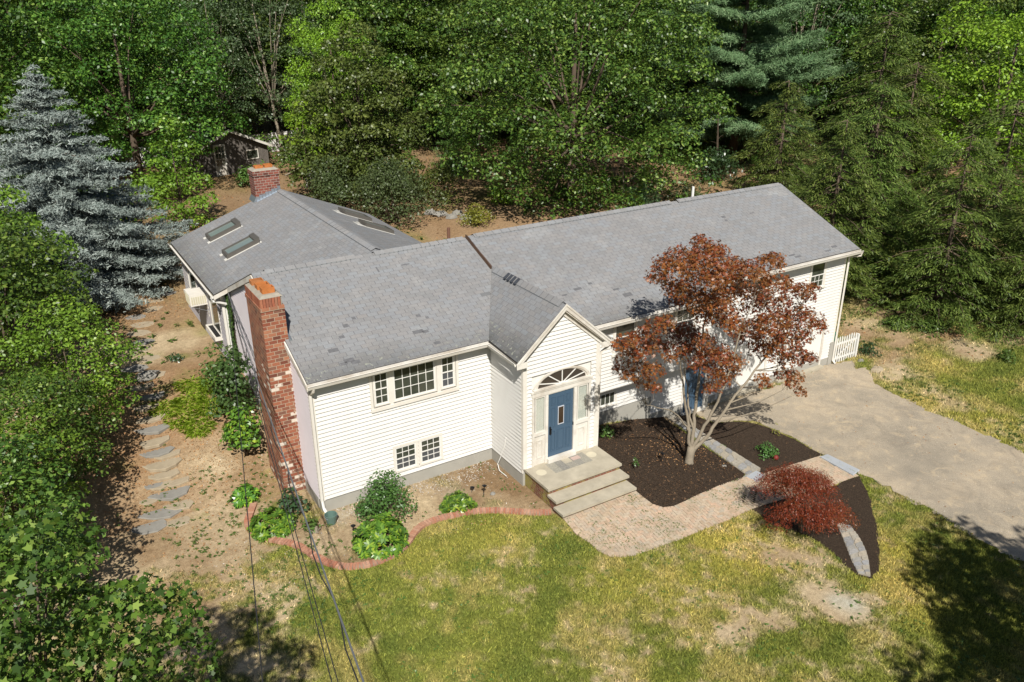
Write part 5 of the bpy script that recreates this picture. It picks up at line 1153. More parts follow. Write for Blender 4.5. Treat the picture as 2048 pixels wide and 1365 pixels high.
# ---- upright bronze maple by the front walk
JB=[(10.86,-3.34,7.37,0.20),(11.67,-2.83,6.78,0.37),(10.73,-4.17,7.27,0.26),(10.14,-3.47,6.97,0.39),(10.66,-2.24,6.37,0.32),(10.29,-2.23,6.02,0.27),(8.74,-4.70,7.20,0.32),(9.77,-4.44,7.16,0.33),(10.14,-4.94,7.23,0.29),(12.01,-3.69,6.44,0.32),(11.23,-5.00,6.94,0.26),(13.64,-3.64,6.28,0.33),(14.55,-3.02,6.06,0.25),(9.19,-4.21,6.48,0.29),(10.86,-2.94,5.69,0.36),(11.15,-3.21,6.14,0.40),(9.89,-5.02,6.88,0.37),(12.21,-3.31,5.98,0.37),(11.86,-4.27,6.27,0.27),(13.10,-3.77,5.99,0.28),(13.43,-4.19,5.82,0.33),(15.70,-2.88,4.76,0.31),(15.26,-3.69,5.13,0.25),(14.57,-4.60,5.58,0.17),(16.03,-3.36,4.63,0.21),(11.10,-2.60,5.22,0.32),(10.33,-4.12,5.80,0.39),(10.68,-4.39,5.90,0.39),(11.81,-3.86,5.74,0.36),(14.47,-2.10,4.71,0.36),(15.32,-1.98,4.56,0.31),(13.93,-2.95,4.61,0.35),(15.49,-2.21,4.17,0.32),(13.16,-2.39,4.28,0.45),(10.85,-3.89,5.16,0.36),(11.05,-4.80,5.20,0.26),(13.12,-3.01,3.89,0.24),(14.94,-3.31,4.73,0.20),(14.80,-3.94,4.55,0.30),(14.87,-4.38,4.38,0.35),(16.13,-3.80,3.66,0.26),(14.56,-3.60,4.29,0.30),(13.27,-4.24,4.57,0.38),(14.35,-4.17,4.12,0.34),(13.32,-3.64,4.26,0.34),(14.51,-2.35,3.19,0.42),(14.43,-3.22,3.46,0.41),(14.13,-4.19,3.67,0.39),(14.93,-4.21,3.70,0.25),(15.23,-4.37,2.97,0.20),(15.34,-3.88,2.86,0.31),(14.73,-3.93,2.81,0.30),(14.02,-3.94,3.25,0.30),(14.67,-2.84,2.84,0.31),(11.42,-2.71,4.06,0.38),(10.85,-2.89,3.85,0.33),(11.37,-2.89,3.53,0.33),(10.86,-3.90,4.41,0.27),(10.85,-4.16,3.98,0.31),(10.50,-4.18,3.79,0.27),(10.86,-4.60,4.20,0.31),(12.75,-3.15,2.68,0.34),(12.55,-3.59,3.21,0.29),(12.10,-3.54,2.69,0.29),(11.53,-3.75,2.61,0.24),(8.33,-4.89,5.85,0.24),(7.95,-4.87,5.76,0.24),(7.96,-4.46,5.44,0.24),(7.38,-4.61,5.46,0.24),(6.91,-4.78,5.46,0.19),(8.03,-3.81,4.57,0.25),(7.91,-4.50,4.99,0.28),(10.64,-2.05,3.64,0.33),(8.42,-3.83,4.12,0.25),(8.58,-4.28,4.16,0.25),(8.12,-3.36,3.96,0.17),(7.98,-3.93,3.95,0.17),(8.96,-3.51,3.38,0.22),(9.57,-3.24,2.92,0.18),(13.33,-4.11,2.60,0.20),(13.25,-4.39,2.53,0.15),(15.01,-3.54,2.11,0.26),(16.22,-3.14,1.53,0.27),(15.24,-3.83,1.78,0.21),(15.56,-3.92,1.46,0.16),(11.27,-2.13,4.04,0.24),(9.55,-3.92,4.16,0.17)]
def bronze_maple():
    base=np.array(gp(11.17,-3.41)); t=thing('japanese_maple','bronze red maple with pale forked stems in the dark mulch by the front walk','tree',tuple(base))
    rng=np.random.RandomState(71); C=[np.array(b[:3])-base for b in JB]; R=[b[3]*1.28 for b in JB]
    P,N=bough_points(rng,C,R,1650,.75,.5,.6,low=-.5,fill=.35); 
    leaf_mesh('crown',P,N,.115*(.6+.6*rng.rand(len(P))),STAR_J,M['redmaple'],rng=rng,parent=t)
    mb=MB(); Cn=np.array(C)
    stems=[[(0,0,-.1),(.02,0,.35),(-.03,0,.8),(-.05,.2,1.7),(-.25,.3,2.6),(-.3,.5,3.8)],[(0,0,-.1),(.03,.02,.55),(.20,.1,1.1),(.28,.25,1.9),(.42,.3,3.0),(.25,.1,4.6),(.15,0,5.6)],[(0,0,-.1),(.05,-.05,.55),(.33,-.1,1.05),(.62,-.2,1.8),(1.0,-.3,2.8),(1.5,-.2,4.4)],[(0,0,-.1),(.08,-.05,.5),(.42,-.2,.85),(.8,-.3,1.5),(1.55,-.35,2.3),(2.8,-.2,3.2),(3.9,0,3.9)],[(.2,.1,1.1),(.12,.3,1.6),(.18,.5,2.4),(-.1,.6,3.6)],[(-.03,.1,1.2),(-.5,.2,1.9),(-1.2,.1,2.3),(-2.0,.0,2.7)]]
    nodes=[]
    for si,s in enumerate(stems):
        s=[np.array(p,float) for p in s]
        s2=smooth(s,2); n=len(s2); r0=.085 if si<4 else (.05 if si==4 else .035)
        s2=[p+rng.randn(3)*[.018,.018,0]*(1 if 0<i<n-1 else 0) for i,p in enumerate(s2)]
        mb.tube(s2,[r0*(1-.8*i/(n-1))+(.05 if i==0 and si<4 else 0) for i in range(n)],8)
        nodes+=[(p,r0*(1-.8*i/(n-1))) for i,p in enumerate(s2) if p[2]>.9]
    mb.tube([(0,0,-.12),(0,0,.1),(.02,0,.35),(.04,0,.62)],[.21,.14,.125,.11],10)
    NP=np.array([p for p,_ in nodes])
    for c in C:
        d=np.linalg.norm((NP-c)*np.array([1,1,1]),axis=1)+np.where(NP[:,2]>c[2]-.1,1.5,0); i=int(np.argmin(d)); a=NP[i]; r=min(.028,nodes[i][1]*.6)
        m=a*.5+c*.5+np.array([0,0,-.06*np.linalg.norm(c-a)])+rng.randn(3)*.05; mb.tube([a,m,c],[r,r*.65,.004],5)
        for k_ in range(3): e=c+rng.randn(3)*[.25,.25,.15]; mb.tube([m*.3+c*.7,e],[.007,.002],3,cap=False)
    mb.build('trunk',M['palebark'],t,smooth=True)
bronze_maple()
# ---- round laceleaf maple
def laceleaf():
    bx,by=[(11.49,-7.81,0.02,1)][0][:2]; bx-=.3; t=thing('laceleaf_maple','low dome shaped red laceleaf maple beside the brick walkway','shrub',gp(bx,by)); rng=np.random.RandomState(72); C=[];R=[]
    for i in range(46):
        a=rng.rand()*6.283; f=rng.rand()**.55; x=math.cos(a)*1.15*f; y=math.sin(a)*1.1*f; z=1.58-.62*f*f+.09*rng.randn(); C.append(np.array([x-.05,y+.15,z])); R.append(.30+.12*rng.rand())
    for x,y,z in ((.85,-.75,.75),(1.0,-.85,.55),(.6,-.8,.6),(1.0,-.5,.7)): C.append(np.array([x,y,z])); R.append(.3)
    P,N=bough_points(rng,C,R,4600,.75,.4,.5,low=-.6,fill=.5); cen=P*np.array([1,1,0]); A=unit(cen+1e-3)*.6+np.array([0,0,-.75])+rng.randn(len(P),3)*.45
    leaf_mesh('foliage',P,N,.058*(.6+.7*rng.rand(len(P))),[(-.5,0,0),(-.1,.15,.03),(.5,0,0),(-.1,-.12,.03)],M['lace'],axis=A,rng=rng,parent=t)
    mb=MB(); mb.tube([(.1,-.1,-.1),(.08,-.05,.5),(0,.1,.9)],[.11,.08,.05],8)
    for c in C[::2]: mb.tube([(.05,0,.6),(c[0]*.5,c[1]*.5,1.0),tuple(c)],[.035,.02,.005],5)
    mb.build('stem',M['bark'],t,smooth=True)
laceleaf()
# ---- shrubs
def at(l): return l
SH=[(0.86,-2.26,0.75,1),(3.47,-1.86,0.45,1),(-1.49,0.02,0.58,1),(-1.78,1.86,0.40,1),(1.51,-1.20,1.02,1),(-0.80,0.39,0.59,1),(9.25,-3.00,0.21,1),(14.48,-3.74,0.58,1),(13.31,-2.83,0.23,1),(15.86,-2.95,0.27,1),(9.67,-0.69,0.38,1),(-1.99,10.11,0.52,1),(24.66,-0.11,0.57,1),(29.30,-3.66,0.56,1),(28.67,1.30,0.79,1),(29.78,0.22,0.96,1),(1.07,-0.78,0.55,1),(-0.60,-0.59,0.33,1),(-0.92,4.30,0.62,1),(-0.61,6.57,0.73,1),(-0.63,-1.91,0.17,1),(28.74,0.29,0.78,1)]
b=lambda i:(SH[i][0],SH[i][1])
rosette_shrub('rhododendron','rounded glossy rhododendron with yellow green tips inside the brick edging','shrub',gp(*b(0)),81,.74,.72,210,.17,'rhodo')
rosette_shrub('rhododendron','small lone rhododendron in the middle of the front bed','shrub',gp(*b(1)),82,.44,.42,80,.15,'rhodo')
rosette_shrub('rhododendron','rhododendron at the left corner of the brick edging','shrub',gp(*b(2)),83,.58,.55,120,.17,'rhodo')
rosette_shrub('rhododendron','small yellowing rhododendron outside the edging left of the chimney foot','shrub',gp(*b(3)),84,.36,.42,50,.17,'rhodo')
shrub('flowering_shrub','tall loose small leaved shrub against the white front wall below the twin windows','shrub',gp(*b(4)),85,.92,1.75,700,.085,'lilac',K=26,stems=12,jit=.7)
shrub('flowering_shrub','low spreading shrub at the foot of the taller front wall shrub','shrub',gp(*b(16)),86,.5,.5,900,.08,'lilac',K=12)
shrub('dark_leaved_shrub','dark round leaved shrub at the foot of the brick chimney','shrub',gp(*b(5)),87,.55,.95,330,.15,'holly',K=14)
shrub('leafy_plant','pale green leafy plant between the dark shrub and the downspout','plant',gp(*b(17)),88,.35,.4,700,.1,'weed',K=9)
shrub('rose_bush','tiny green plant in the mulch beside the steps','plant',gp(*b(6)),89,.2,.5,1500,.06,'lilac',K=8)
shrub('rose_bush','green rose bush in the mulch by the driveway','plant',gp(*b(7)),90,.48,.5,700,.085,'lilac',K=16)
shrub('rose_bush','small green plant right beside the flagstone border','plant',gp(*b(8)),91,.2,.2,1500,.06,'lilac',K=7)
shrub('yellow_weed','tall yellowish weed at the driveway edge of the mulch','plant',gp(*b(9)),92,.2,.6,1100,.06,'yellow_leaf',K=8)
shrub('hosta_plant','bright green plant tucked against the wall right of the front door','plant',gp(b(10)[0]+.12,b(10)[1]-.1),93,.34,.45,900,.09,'weed',K=10)
shrub('low_shrub','low reddish green shrub beside the upper stone path','shrub',gp(*b(11)),94,.38,.35,800,.09,'holly',K=10)
shrub('low_shrub','dark green bush right of the white picket gate','shrub',gp(b(12)[0]+.3,b(12)[1]),95,.55,.75,420,.12,'holly',K=12)
shrub('low_shrub','small green bush alone at the right lawn edge by the frame','shrub',gp(*b(13)),96,.5,.6,500,.12,'weed',K=12)
shrub('groundcover_shrub','low bright weeds under the first hemlocks, left clump','shrub',gp(*b(14)),97,.8,.5,400,.12,'weed',K=14)
shrub('groundcover_shrub','low bright weeds under the hemlocks, right clump','shrub',gp(*b(15)),98,.9,.55,400,.12,'weed',K=16)
shrub('side_shrub','leafy bush against the chimney side wall, lower one','shrub',gp(-1.15,3.9),99,.8,2.0,560,.15,'rhodo',K=16)
shrub('side_shrub','tall leafy bush under the vines of the pinkish gable','shrub',gp(-.95,5.4),100,.95,2.9,560,.14,'ivy',K=20)
shrub('side_shrub','bush with a few yellow leaves at the rear corner of the gable','shrub',gp(-1.1,6.9),101,.85,2.2,560,.13,'weed',K=14)
shrub('dogwood_shrub','large grey green bush right behind the rear wing, nearest the skylights','shrub',gp(13.2,24.2),102,3.4,4.0,260,.15,'shrub_leaf',K=34,br=(.2,.32),jit=.6)
shrub('dogwood_shrub','grey green bush behind the left skylight of the rear slope','shrub',gp(10.8,27.8),103,2.7,3.8,260,.15,'shrub_leaf',K=26,br=(.2,.32),jit=.6)
shrub('dogwood_shrub','olive bush at the right end of the grey green bushes','shrub',gp(17.0,26.6),104,2.7,3.6,260,.15,'cedar_leaf',K=26,br=(.2,.32),jit=.6)
shrub('forsythia','yellowing bush where the wing roof meets the main roof','shrub',gp(17.0,20.9),105,1.2,1.6,330,.12,'yellow_leaf',K=16,jit=.7)
shrub('forsythia','bright green bush beside the stone rubble behind the roof','shrub',gp(20.6,24.6),106,.95,1.3,400,.13,'lime_leaf',K=14)
shrub('garden_bush','rounded green bush in front of the shed window','shrub',gp(8.9,38.6),107,1.6,2.1,180,.2,'weed',K=16)
shrub('garden_bush','bright lime bush left of the young maple','shrub',gp(-2.2,33.5),108,2.6,2.6,130,.22,'lime_leaf',K=22,jit=.6)
shrub('garden_bush','green bush under the oak beside the shed','shrub',gp(2.3,37.5),109,2.4,3.0,120,.22,'young_leaf',K=20)
shrub('garden_bush','bush with yellow stems behind the white garden chair','shrub',gp(13.0,40.5),110,2.3,3.0,130,.22,'weed',K=20)
shrub('garden_bush','large olive bush behind the far right roof end','shrub',gp(33.0,13.8),111,2.6,3.6,170,.18,'cedar_leaf',K=26,br=(.2,.32),shape=SLIM,jit=.9)
shrub('garden_bush','variegated bush behind the roof ridge near the white pipe','shrub',gp(31.5,19.2),112,1.5,1.7,230,.15,'shrub_leaf',K=14,jit=.7)
shrub('garden_bush','low blue green pine bush behind the white pipe','shrub',gp(28.2,19.8),113,1.8,1.4,260,.2,'pine',shape=NEEDLE,K=16,jit=.9)
shrub('garden_bush','small green tree shaped bush behind the shed','shrub',gp(10.5,47.5),114,2.4,3.4,90,.26,'weed',K=18)
shrub('garden_bush','dark green bush beneath the white pine','shrub',gp(37.5,22.5),115,2.4,2.6,120,.2,'holly',K=18)
# ---- countless small growth and debris
def scatter(name,n,box,keep,mk):
    pass
DARKPOLY=[P_WALK,P_M1,P_M2,P_M3,P_DRIVE]
HOUSE=[(-.1,0),(5.7,0),(5.7,-4.1),(8.5,-4.1),(8.5,0),(15.3,0),(15.3,.2),(22.7,.2),(22.7,9),(8,9),(8,16),(-.4,16),(-.4,8.6),(-.1,8.6)]
CHB=[(-.7,1.4),(0,1.4),(0,3.1),(-.7,3.1)]
def blades(name,n,x0,x1,y0,y1,thr,size,seed,shape,mat,kind='stuff',label=None,bright=1.15):
    rng=np.random.RandomState(seed); x=rng.uniform(x0,x1,n); y=rng.uniform(y0,y1,n)
    c,dens,yv=soil_rgb(x,y); k=dens>thr+.45*rng.rand(n)
    for p in DARKPOLY+[HOUSE,CHB]: k&=~inpoly(x,y,p)
    d=segdist(x,y,smooth(P_EDGE,1)); k&=d>.13
    x,y,c=x[k],y[k],c[k]; z=hgt(x,y)+.035*(fbm(x,y,3,4)-.5)
    P=np.c_[x,y,z-.005]; A=np.c_[rng.randn(len(x),2)*.75,np.ones(len(x))]; N=np.c_[rng.randn(len(x),2),rng.rand(len(x))*.5]
    col=c*bright*(.7+.6*rng.rand(len(x),1)); 
    o=leaf_mesh(name,P,N,size*(.5+rng.rand(len(x))),shape,mat,axis=A,rng=rng,color=col); tag(o,label,None,None,kind); return o
BL=[(0,-.11,0),(0,.11,0),(1,0,.2)]
blades('grass',600000,-6.5,20.5,-15.5,.3,.18,.085,201,BL,M['grass'])
blades('grass',150000,20,33,-12,8,.18,.11,202,BL,M['grass'])
# weeds: small leafy rosettes
def weeds(name,spots,size,mat,seed,leafs=7,lw=RHOD):
    rng=np.random.RandomState(seed); P=[];N=[];A=[];Sz=[]
    for x,y,s in spots:
        z=gz(x,y)
        for k_ in range(leafs):
            a=rng.rand()*6.283; r=s*(.2+.8*rng.rand()); d=np.array([math.cos(a),math.sin(a),.5*rng.rand()]); P.append((x+d[0]*r*.6,y+d[1]*r*.6,z+.02+s*.5*rng.rand())); A.append(d); N.append((rng.randn()*.3,rng.randn()*.3,1)); Sz.append(size*(.6+.8*rng.rand()))
    o=leaf_mesh(name,P,N,np.array(Sz),lw,M[mat],axis=np.array(A),rng=rng); tag(o,None,None,None,'stuff'); return o
def spots(n,x0,x1,y0,y1,seed,fn,s=(.05,.14)):
    rng=np.random.RandomState(seed); out=[]
    x=rng.uniform(x0,x1,n);y=rng.uniform(y0,y1,n); k=fn(x,y)>rng.rand(n)
    for p in DARKPOLY+[HOUSE,CHB]: k&=~inpoly(x,y,p)
    k&=segdist(x,y,smooth(P_EDGE,1))>.12
    return [(a,b_,rng.uniform(*s)) for a,b_ in zip(x[k],y[k])]
weeds('weeds',spots(2600,-5.5,0,-4.5,9,301,lambda x,y:np.clip((fbm(x,y,1.6,31)-.46)*4,0,1),(.03,.13)),.06,'weed',302,9)
weeds('weeds',spots(1200,-3.5,5.6,-5.5,0,303,lambda x,y:np.clip((fbm(x,y,.9,33)-.5)*3.5,0,1)*np.where(y>-3.2,1,.35),(.04,.09)),.05,'weed',304,7)
weeds('weeds',spots(2500,22.5,32,-9,6,305,lambda x,y:np.clip((fbm(x,y,2.2,35)-.44)*3,0,1),(.06,.16)),.10,'weed',306,8)
weeds('weeds',spots(1500,-4,14,10,26,307,lambda x,y:np.clip((fbm(x,y,2.5,37)-.5)*3,0,1),(.1,.3)),.16,'weed',308,8)
# dense undergrowth of the wood: low leafy mass between the far trunks
def undergrowth():
    rng=np.random.RandomState(777); C=[];R=[]
    while len(C)<700:
        x=rng.uniform(-25,75); y=rng.uniform(12,80)
        ok=(y>46+.0*x and x<16) or (x>=16 and y>64-1.05*(x-6) and y<95-.5*x and y>34-.42*(x-20)) 
        if x>28 and y>30-.5*(x-28) : ok=True
        if x<-4 and y>30: ok=True
        small=False
        if x>22 and 15.5<y<34 and rng.rand()<.8: ok=True; small=True
        elif 5<x<22 and 36<y<46 and rng.rand()<.5 and abs(x-9)>3.5: ok=True
        if not ok or (not small and y>17 and y<30 and x<34): continue
        r=rng.uniform(.45,1.0) if small else rng.uniform(.7,1.7); C.append(np.array([x,y,H(x,y)+r*rng.uniform(.3,1.1)])); R.append(r)
    P,N=bough_points(rng,C,R,110,.8,.5,.6,low=-.3,fill=.6)
    o=leaf_mesh('undergrowth',P,N,.26*(.6+.7*rng.rand(len(P))),LEAF,M['oak_leaf'],rng=rng); tag(o,kind='stuff')
undergrowth()
weeds('weeds',spots(5200,-3,20,-14.5,-3.2,320,lambda x,y:np.clip((fbm(x,y,1.1,71)-.44)*3,0,1),(.04,.10)),.055,'weed',321,6)
# tall bright grass clump left of the gable
rng=np.random.RandomState(310); n=5000; a=rng.rand(n)*6.28; r=np.sqrt(rng.rand(n)); cl=rng.randint(0,7,n); cxs=np.array([-2.1,-1.6,-2.6,-1.9,-1.2,-2.9,-2.2]); cys=np.array([7.1,6.5,6.3,8.0,7.6,7.0,5.7])
x=cxs[cl]+np.cos(a)*r*.42; y=cys[cl]+np.sin(a)*r*.42; P=np.c_[x,y,hgt(x,y)]; A=np.c_[(x-cxs[cl])*2+rng.randn(n)*.5,(y-cys[cl])*2-.6+rng.randn(n)*.4,np.ones(n)*.25]
o=leaf_mesh('tall_grass',P,np.c_[rng.randn(n,2)*.3,np.ones(n)],.22*(.5+rng.rand(n)),[(0,-.03,0),(0,.03,0),(.6,.02,.08),(1,0,-.1),(.6,-.02,.08)],M['yellow_leaf'] if False else leafmat('long_grass',[(.30,.42,.04),(.42,.55,.06),(.55,.60,.10)],trans=.35),axis=A,rng=rng); tag(o,kind='stuff')
def litter(name,n,x0,x1,y0,y1,size,mat,seed,fn,shape=LEAF,poly=None,lift=.01):
    rng=np.random.RandomState(seed); x=rng.uniform(x0,x1,n);y=rng.uniform(y0,y1,n); k=fn(x,y)>rng.rand(n)
    if poly is not None: k&=inpoly(x,y,poly)
    else:
        for p in DARKPOLY+[HOUSE,CHB]: k&=~inpoly(x,y,p)
    x,y=x[k],y[k]; z=hgt(x,y)+.035*(fbm(x,y,3,4)-.5)+lift+.01*rng.rand(len(x))
    o=leaf_mesh(name,np.c_[x,y,z],np.c_[rng.randn(len(x),2)*.4,np.ones(len(x))],size*(.5+rng.rand(len(x))),shape,M[mat],rng=rng); tag(o,kind='stuff'); return o
CH=[(-.5,.25,0),(.5,.2,0),(.5,-.25,.1),(-.5,-.2,0)]
litter('bark_chips',9000,8,13.5,-6,.5,.045,'chips',401,lambda x,y:.35+.8*np.clip(fbm(x,y,1.2,41)-.35,0,1)*1.5,CH,P_M1,.035)
litter('bark_chips',2600,12,17,-6,0,.04,'chips',402,lambda x,y:.35+0*x,CH,P_M2,.035)
litter('bark_chips',1800,9,18,-13,-5,.04,'chips',403,lambda x,y:.3+0*x,CH,P_M3,.035)
litter('leaf_litter',1500,9.5,13,-4.5,-.8,.045,'litter',404,lambda x,y:np.exp(-((x-11.6)**2+(y+2.6)**2)/1.2),LEAF,P_M1,.045)
litter('leaf_litter',900,14,24,-13,0,.05,'litter',413,lambda x,y:.25+.5*np.clip((fbm(x,y,1.5,66)-.5)*4,0,1),LEAF,P_DRIVE,.03)
litter('pebbles',2500,14,24,-13,0,.022,'pebble',414,lambda x,y:.6+0*x,CH,P_DRIVE,.022)
litter('leaf_litter',16000,-6,0,0,20,.06,'litter',405,lambda x,y:np.clip((fbm(x,y,3,43)-.4)*2.5,0,.8))
litter('leaf_litter',16000,-4,40,14,45,.12,'litter',406,lambda x,y:np.clip((fbm(x,y,4,44)-.38)*2.5,0,.8))
litter('leaf_litter',5000,22,34,-3,8,.08,'litter',407,lambda x,y:np.clip((fbm(x,y,2,45)-.48)*3,0,.8))
litter('pebbles',5200,.2,5.5,-2.6,-.02,.035,'pebble',408,lambda x,y:np.clip(1.1-(-y)/.9+(fbm(x,y,.7,46)-.5)*2,0,1)*.9,CH)
litter('leaf_litter',7000,-5,5.6,-3.5,6,.045,'litter',412,lambda x,y:np.clip((fbm(x,y,1.5,63)-.42)*3,0,.8))
litter('pebbles',4200,-3.5,5.6,-3,5,.03,'pebble',409,lambda x,y:.35+0*x,CH)
# weeds growing in the paver joints
weeds('weeds',[(x_,y_,.05) for x_,y_ in [(a_[0],a_[1]) for a_ in np.random.RandomState(9).uniform([5.6,-8],[12,-4],(3200,2))] if inpoly(x_,y_,P_WALK) and fbm(x_,y_,.8,50)>.5],.035,'weed',310,5)

# ------------------------------------------------------------------ small things
def loc_part(root,mb,name,mat,smooth=False):
    o=mb.build(name,mat,root,smooth=smooth); o.matrix_parent_inverse=Matrix.Translation(-root.location); return o
# picket gate
r=thing('picket_gate','white picket gate at the right front corner of the house','gate',(22.8,.12,-.85))
mb=MB(FR(.14)); 
for z in (-.62,.05): mb.box(22.74,24.15,-.02,.025,z,z+.09)
mb.hexa([(22.80,-.02,-.55),(22.90,-.02,-.55),(22.90,.018,-.55),(22.80,.018,-.55),(23.95,-.02,.06),(24.05,-.02,.06),(24.05,.018,.06),(23.95,.018,.06)])
loc_part(r,mb,'rail',M['white'])
n=9
for i in range(n):
    u=22.78+i*.152; h_=.42+.03*math.sin(i*1.3); mb=MB(FR(.14)); mb.prism([(u,.027,-.80),(u+.075,.027,-.80),(u+.075,.027,h_-.08),(u+.0375,.027,h_),(u,.027,h_-.08)],(0,.02,0)); recalc(loc_part(r,mb,'picket',M['white']))
mb=MB(); mb.box(24.13,24.23,.06,.16,-.95,.30); loc_part(r,mb,'post',M['white'])
# recycling bin
r=thing('recycling_bin','green recycling bin with a yellow lid edge behind the picket gate','bin',(23.35,1.1,gz(23.35,1.1)))
mb=MB(); x,y,z=23.35,1.1,gz(23.35,1.1); a_,b_=.24,.30
mb.hexa([(x-a_,y-a_,z),(x+a_,y-a_,z),(x+a_,y+a_,z),(x-a_,y+a_,z),(x-b_,y-b_,z+.95),(x+b_,y-b_,z+.95),(x+b_,y+b_,z+.95),(x-b_,y+b_,z+.95)]); loc_part(r,mb,'bin_body',M['plastic_green'])
mb=MB(); mb.hexa([(x-b_-.03,y-b_-.03,z+.955),(x+b_+.03,y-b_-.03,z+.955),(x+b_+.03,y+b_+.03,z+.955),(x-b_-.03,y+b_+.03,z+.955),(x-b_,y-b_,z+1.02),(x+b_,y-b_,z+1.02),(x+b_,y+b_,z+1.05),(x-b_,y+b_,z+1.05)]); loc_part(r,mb,'lid',M['plastic_green'])
mb=MB(); mb.box(x-.3,x+.3,y+.2,y+.31,z+1.052,z+1.07); loc_part(r,mb,'lid_strip',simple('yellow_plastic',lin((214,196,84)),.5))
# bucket under the downspout
r=thing('splash_bucket','dull green bucket under the left front downspout','bucket',(.03,-.62,gz(.03,-.62)))
z=gz(.03,-.62); mb=MB(); n=14
def ring(rad,zz,sx=1.0): return [(.03+rad*sx*math.cos(6.283*i/n),-.62+rad*math.sin(6.283*i/n),zz) for i in range(n)]
R0,R1,R2,R3=ring(.13,z),ring(.185,z+.30),ring(.165,z+.30),ring(.12,z+.03)
for A_,B_ in ((R0,R1),(R1,R2),(R2,R3)):
    for i in range(n): mb.quad([A_[i],A_[(i+1)%n],B_[(i+1)%n],B_[i]])
mb.quad(R3); mb.quad(R0[::-1]); loc_part(r,mb,'bucket_body',M['bucket'],True)
mb=MB(); mb.tube([(.03+.19*math.cos(t_),-.62-.02-.12*abs(math.sin(t_)),z+.28-.08*abs(math.sin(t_))) for t_ in np.linspace(0,math.pi,9)],.006,5); loc_part(r,mb,'bucket_handle',M['metal'])
# window air conditioner on the shaded wing wall
r=thing('air_conditioner','cream window air conditioner sticking out of the rear wing wall','air conditioner',(-.62,11.6,3.35))
mb=MB(); mb.box(-.95,-.30,11.25,12.1,3.05,3.50); loc_part(r,mb,'casing',M['trim'])
mb=MB(); 
for i in range(9): mb.box(-.965,-.951,11.32,12.03,3.09+i*.043,3.11+i*.043)
loc_part(r,mb,'grille',simple('cream_plastic',lin((212,206,180)),.5))
mb=MB(); 
for i in range(7): mb.box(-.90+i*.08,-.85+i*.08,11.240,11.249,3.12,3.42)
loc_part(r,mb,'side_louvre',simple('cream_louvre',lin((196,190,164)),.5))
mb=MB(); mb.hexa([(-.32,11.3,2.75),(-.30,11.3,2.75),(-.30,11.34,2.75),(-.32,11.34,2.75),(-.90,11.3,3.0),(-.86,11.3,3.0),(-.86,11.34,3.0),(-.90,11.34,3.0)]); loc_part(r,mb,'bracket',M['metal'])
# path lights
for x,y,h_,lab in [(4.21,-1.36,0.00,1),(4.44,-1.66,0.00,1),(0.33,-1.51,0.00,1),(10.23,-3.01,0.00,1)] and [(q[0],q[1],hh,ll) for q,hh,ll in zip([(4.21,-1.36,0.02,1),(4.43,-1.72,0.02,1),(0.31,-1.57,0.01,1),(10.29,-3.04,0.02,1)],(.12,.3,.32,.28),('small black path light lying low in the front bed','black garden stake light in the front bed near the steps','dark garden stake light left of the big rhododendron','black path light in the mulch left of the bronze maple'))]:
    r=thing('path_light',lab,'garden light',(x,y,gz(x,y)),'black path lights in the beds'); z=gz(x,y)
    mb=MB(); mb.tube([(x,y,z-.05),(x+.03,y,z+h_)],.012,6); loc_part(r,mb,'stake',M['blackmetal'])
    mb=MB(); mb.tube([(x+.03,y,z+h_),(x+.035,y,z+h_+.05),(x+.035,y,z+h_+.07)],[.03,.075,.02],10); loc_part(r,mb,'lamp_cap',M['blackmetal'])
# fallen stump, ball, hose
x,y=[(-0.50,-0.80,0.01,1)][0][:2]; z=gz(x,y); mb=MB()
mb.tube([(0,0,0),(.02,0,.12),(.05,.02,.2)],[.09,.06,.02],7); mb.tube([(-.05,0,.02),(-.16,.05,.12)],[.04,.01],5); mb.tube([(.05,0,.05),(.15,-.03,.14)],[.035,.01],5); mb.tube([(0,-.05,.03),(.03,-.15,.08)],[.035,.01],5)
o=mb.build('tree_stump',M['palebark']); o.location=(x,y,z-.02); tag(o,'small weathered root stump in the left front bed','stump')
x,y=[(14.51,-4.14,0.02,1)][0][:2]
bpy_m=MB(); n=12
rr=[(.005,0),(.05,.02),(.085,.06),(.095,.10),(.085,.14),(.05,.18),(.005,.195)]
bpy_m.tube([(0,0,b_) for a_,b_ in rr],[a_ for a_,b_ in rr],12); o=bpy_m.build('rubber_ball',M['red'],smooth=True); o.location=(x,y,gz(x,y)+.02); tag(o,'small dark red ball beside the rose bush in the mulch','ball')
mb=MB(); mb.tube([(5.70,-.95,1.25),(5.66,-.9,.9),(5.60,-.8,.55),(5.52,-.72,.25),(5.50,-.85,.08),(5.56,-1.2,.03)],.012,6); o=mb.build('white_cable',M['white']); tag(o,'thin white cable hanging on the side wall left of the entry','cable')
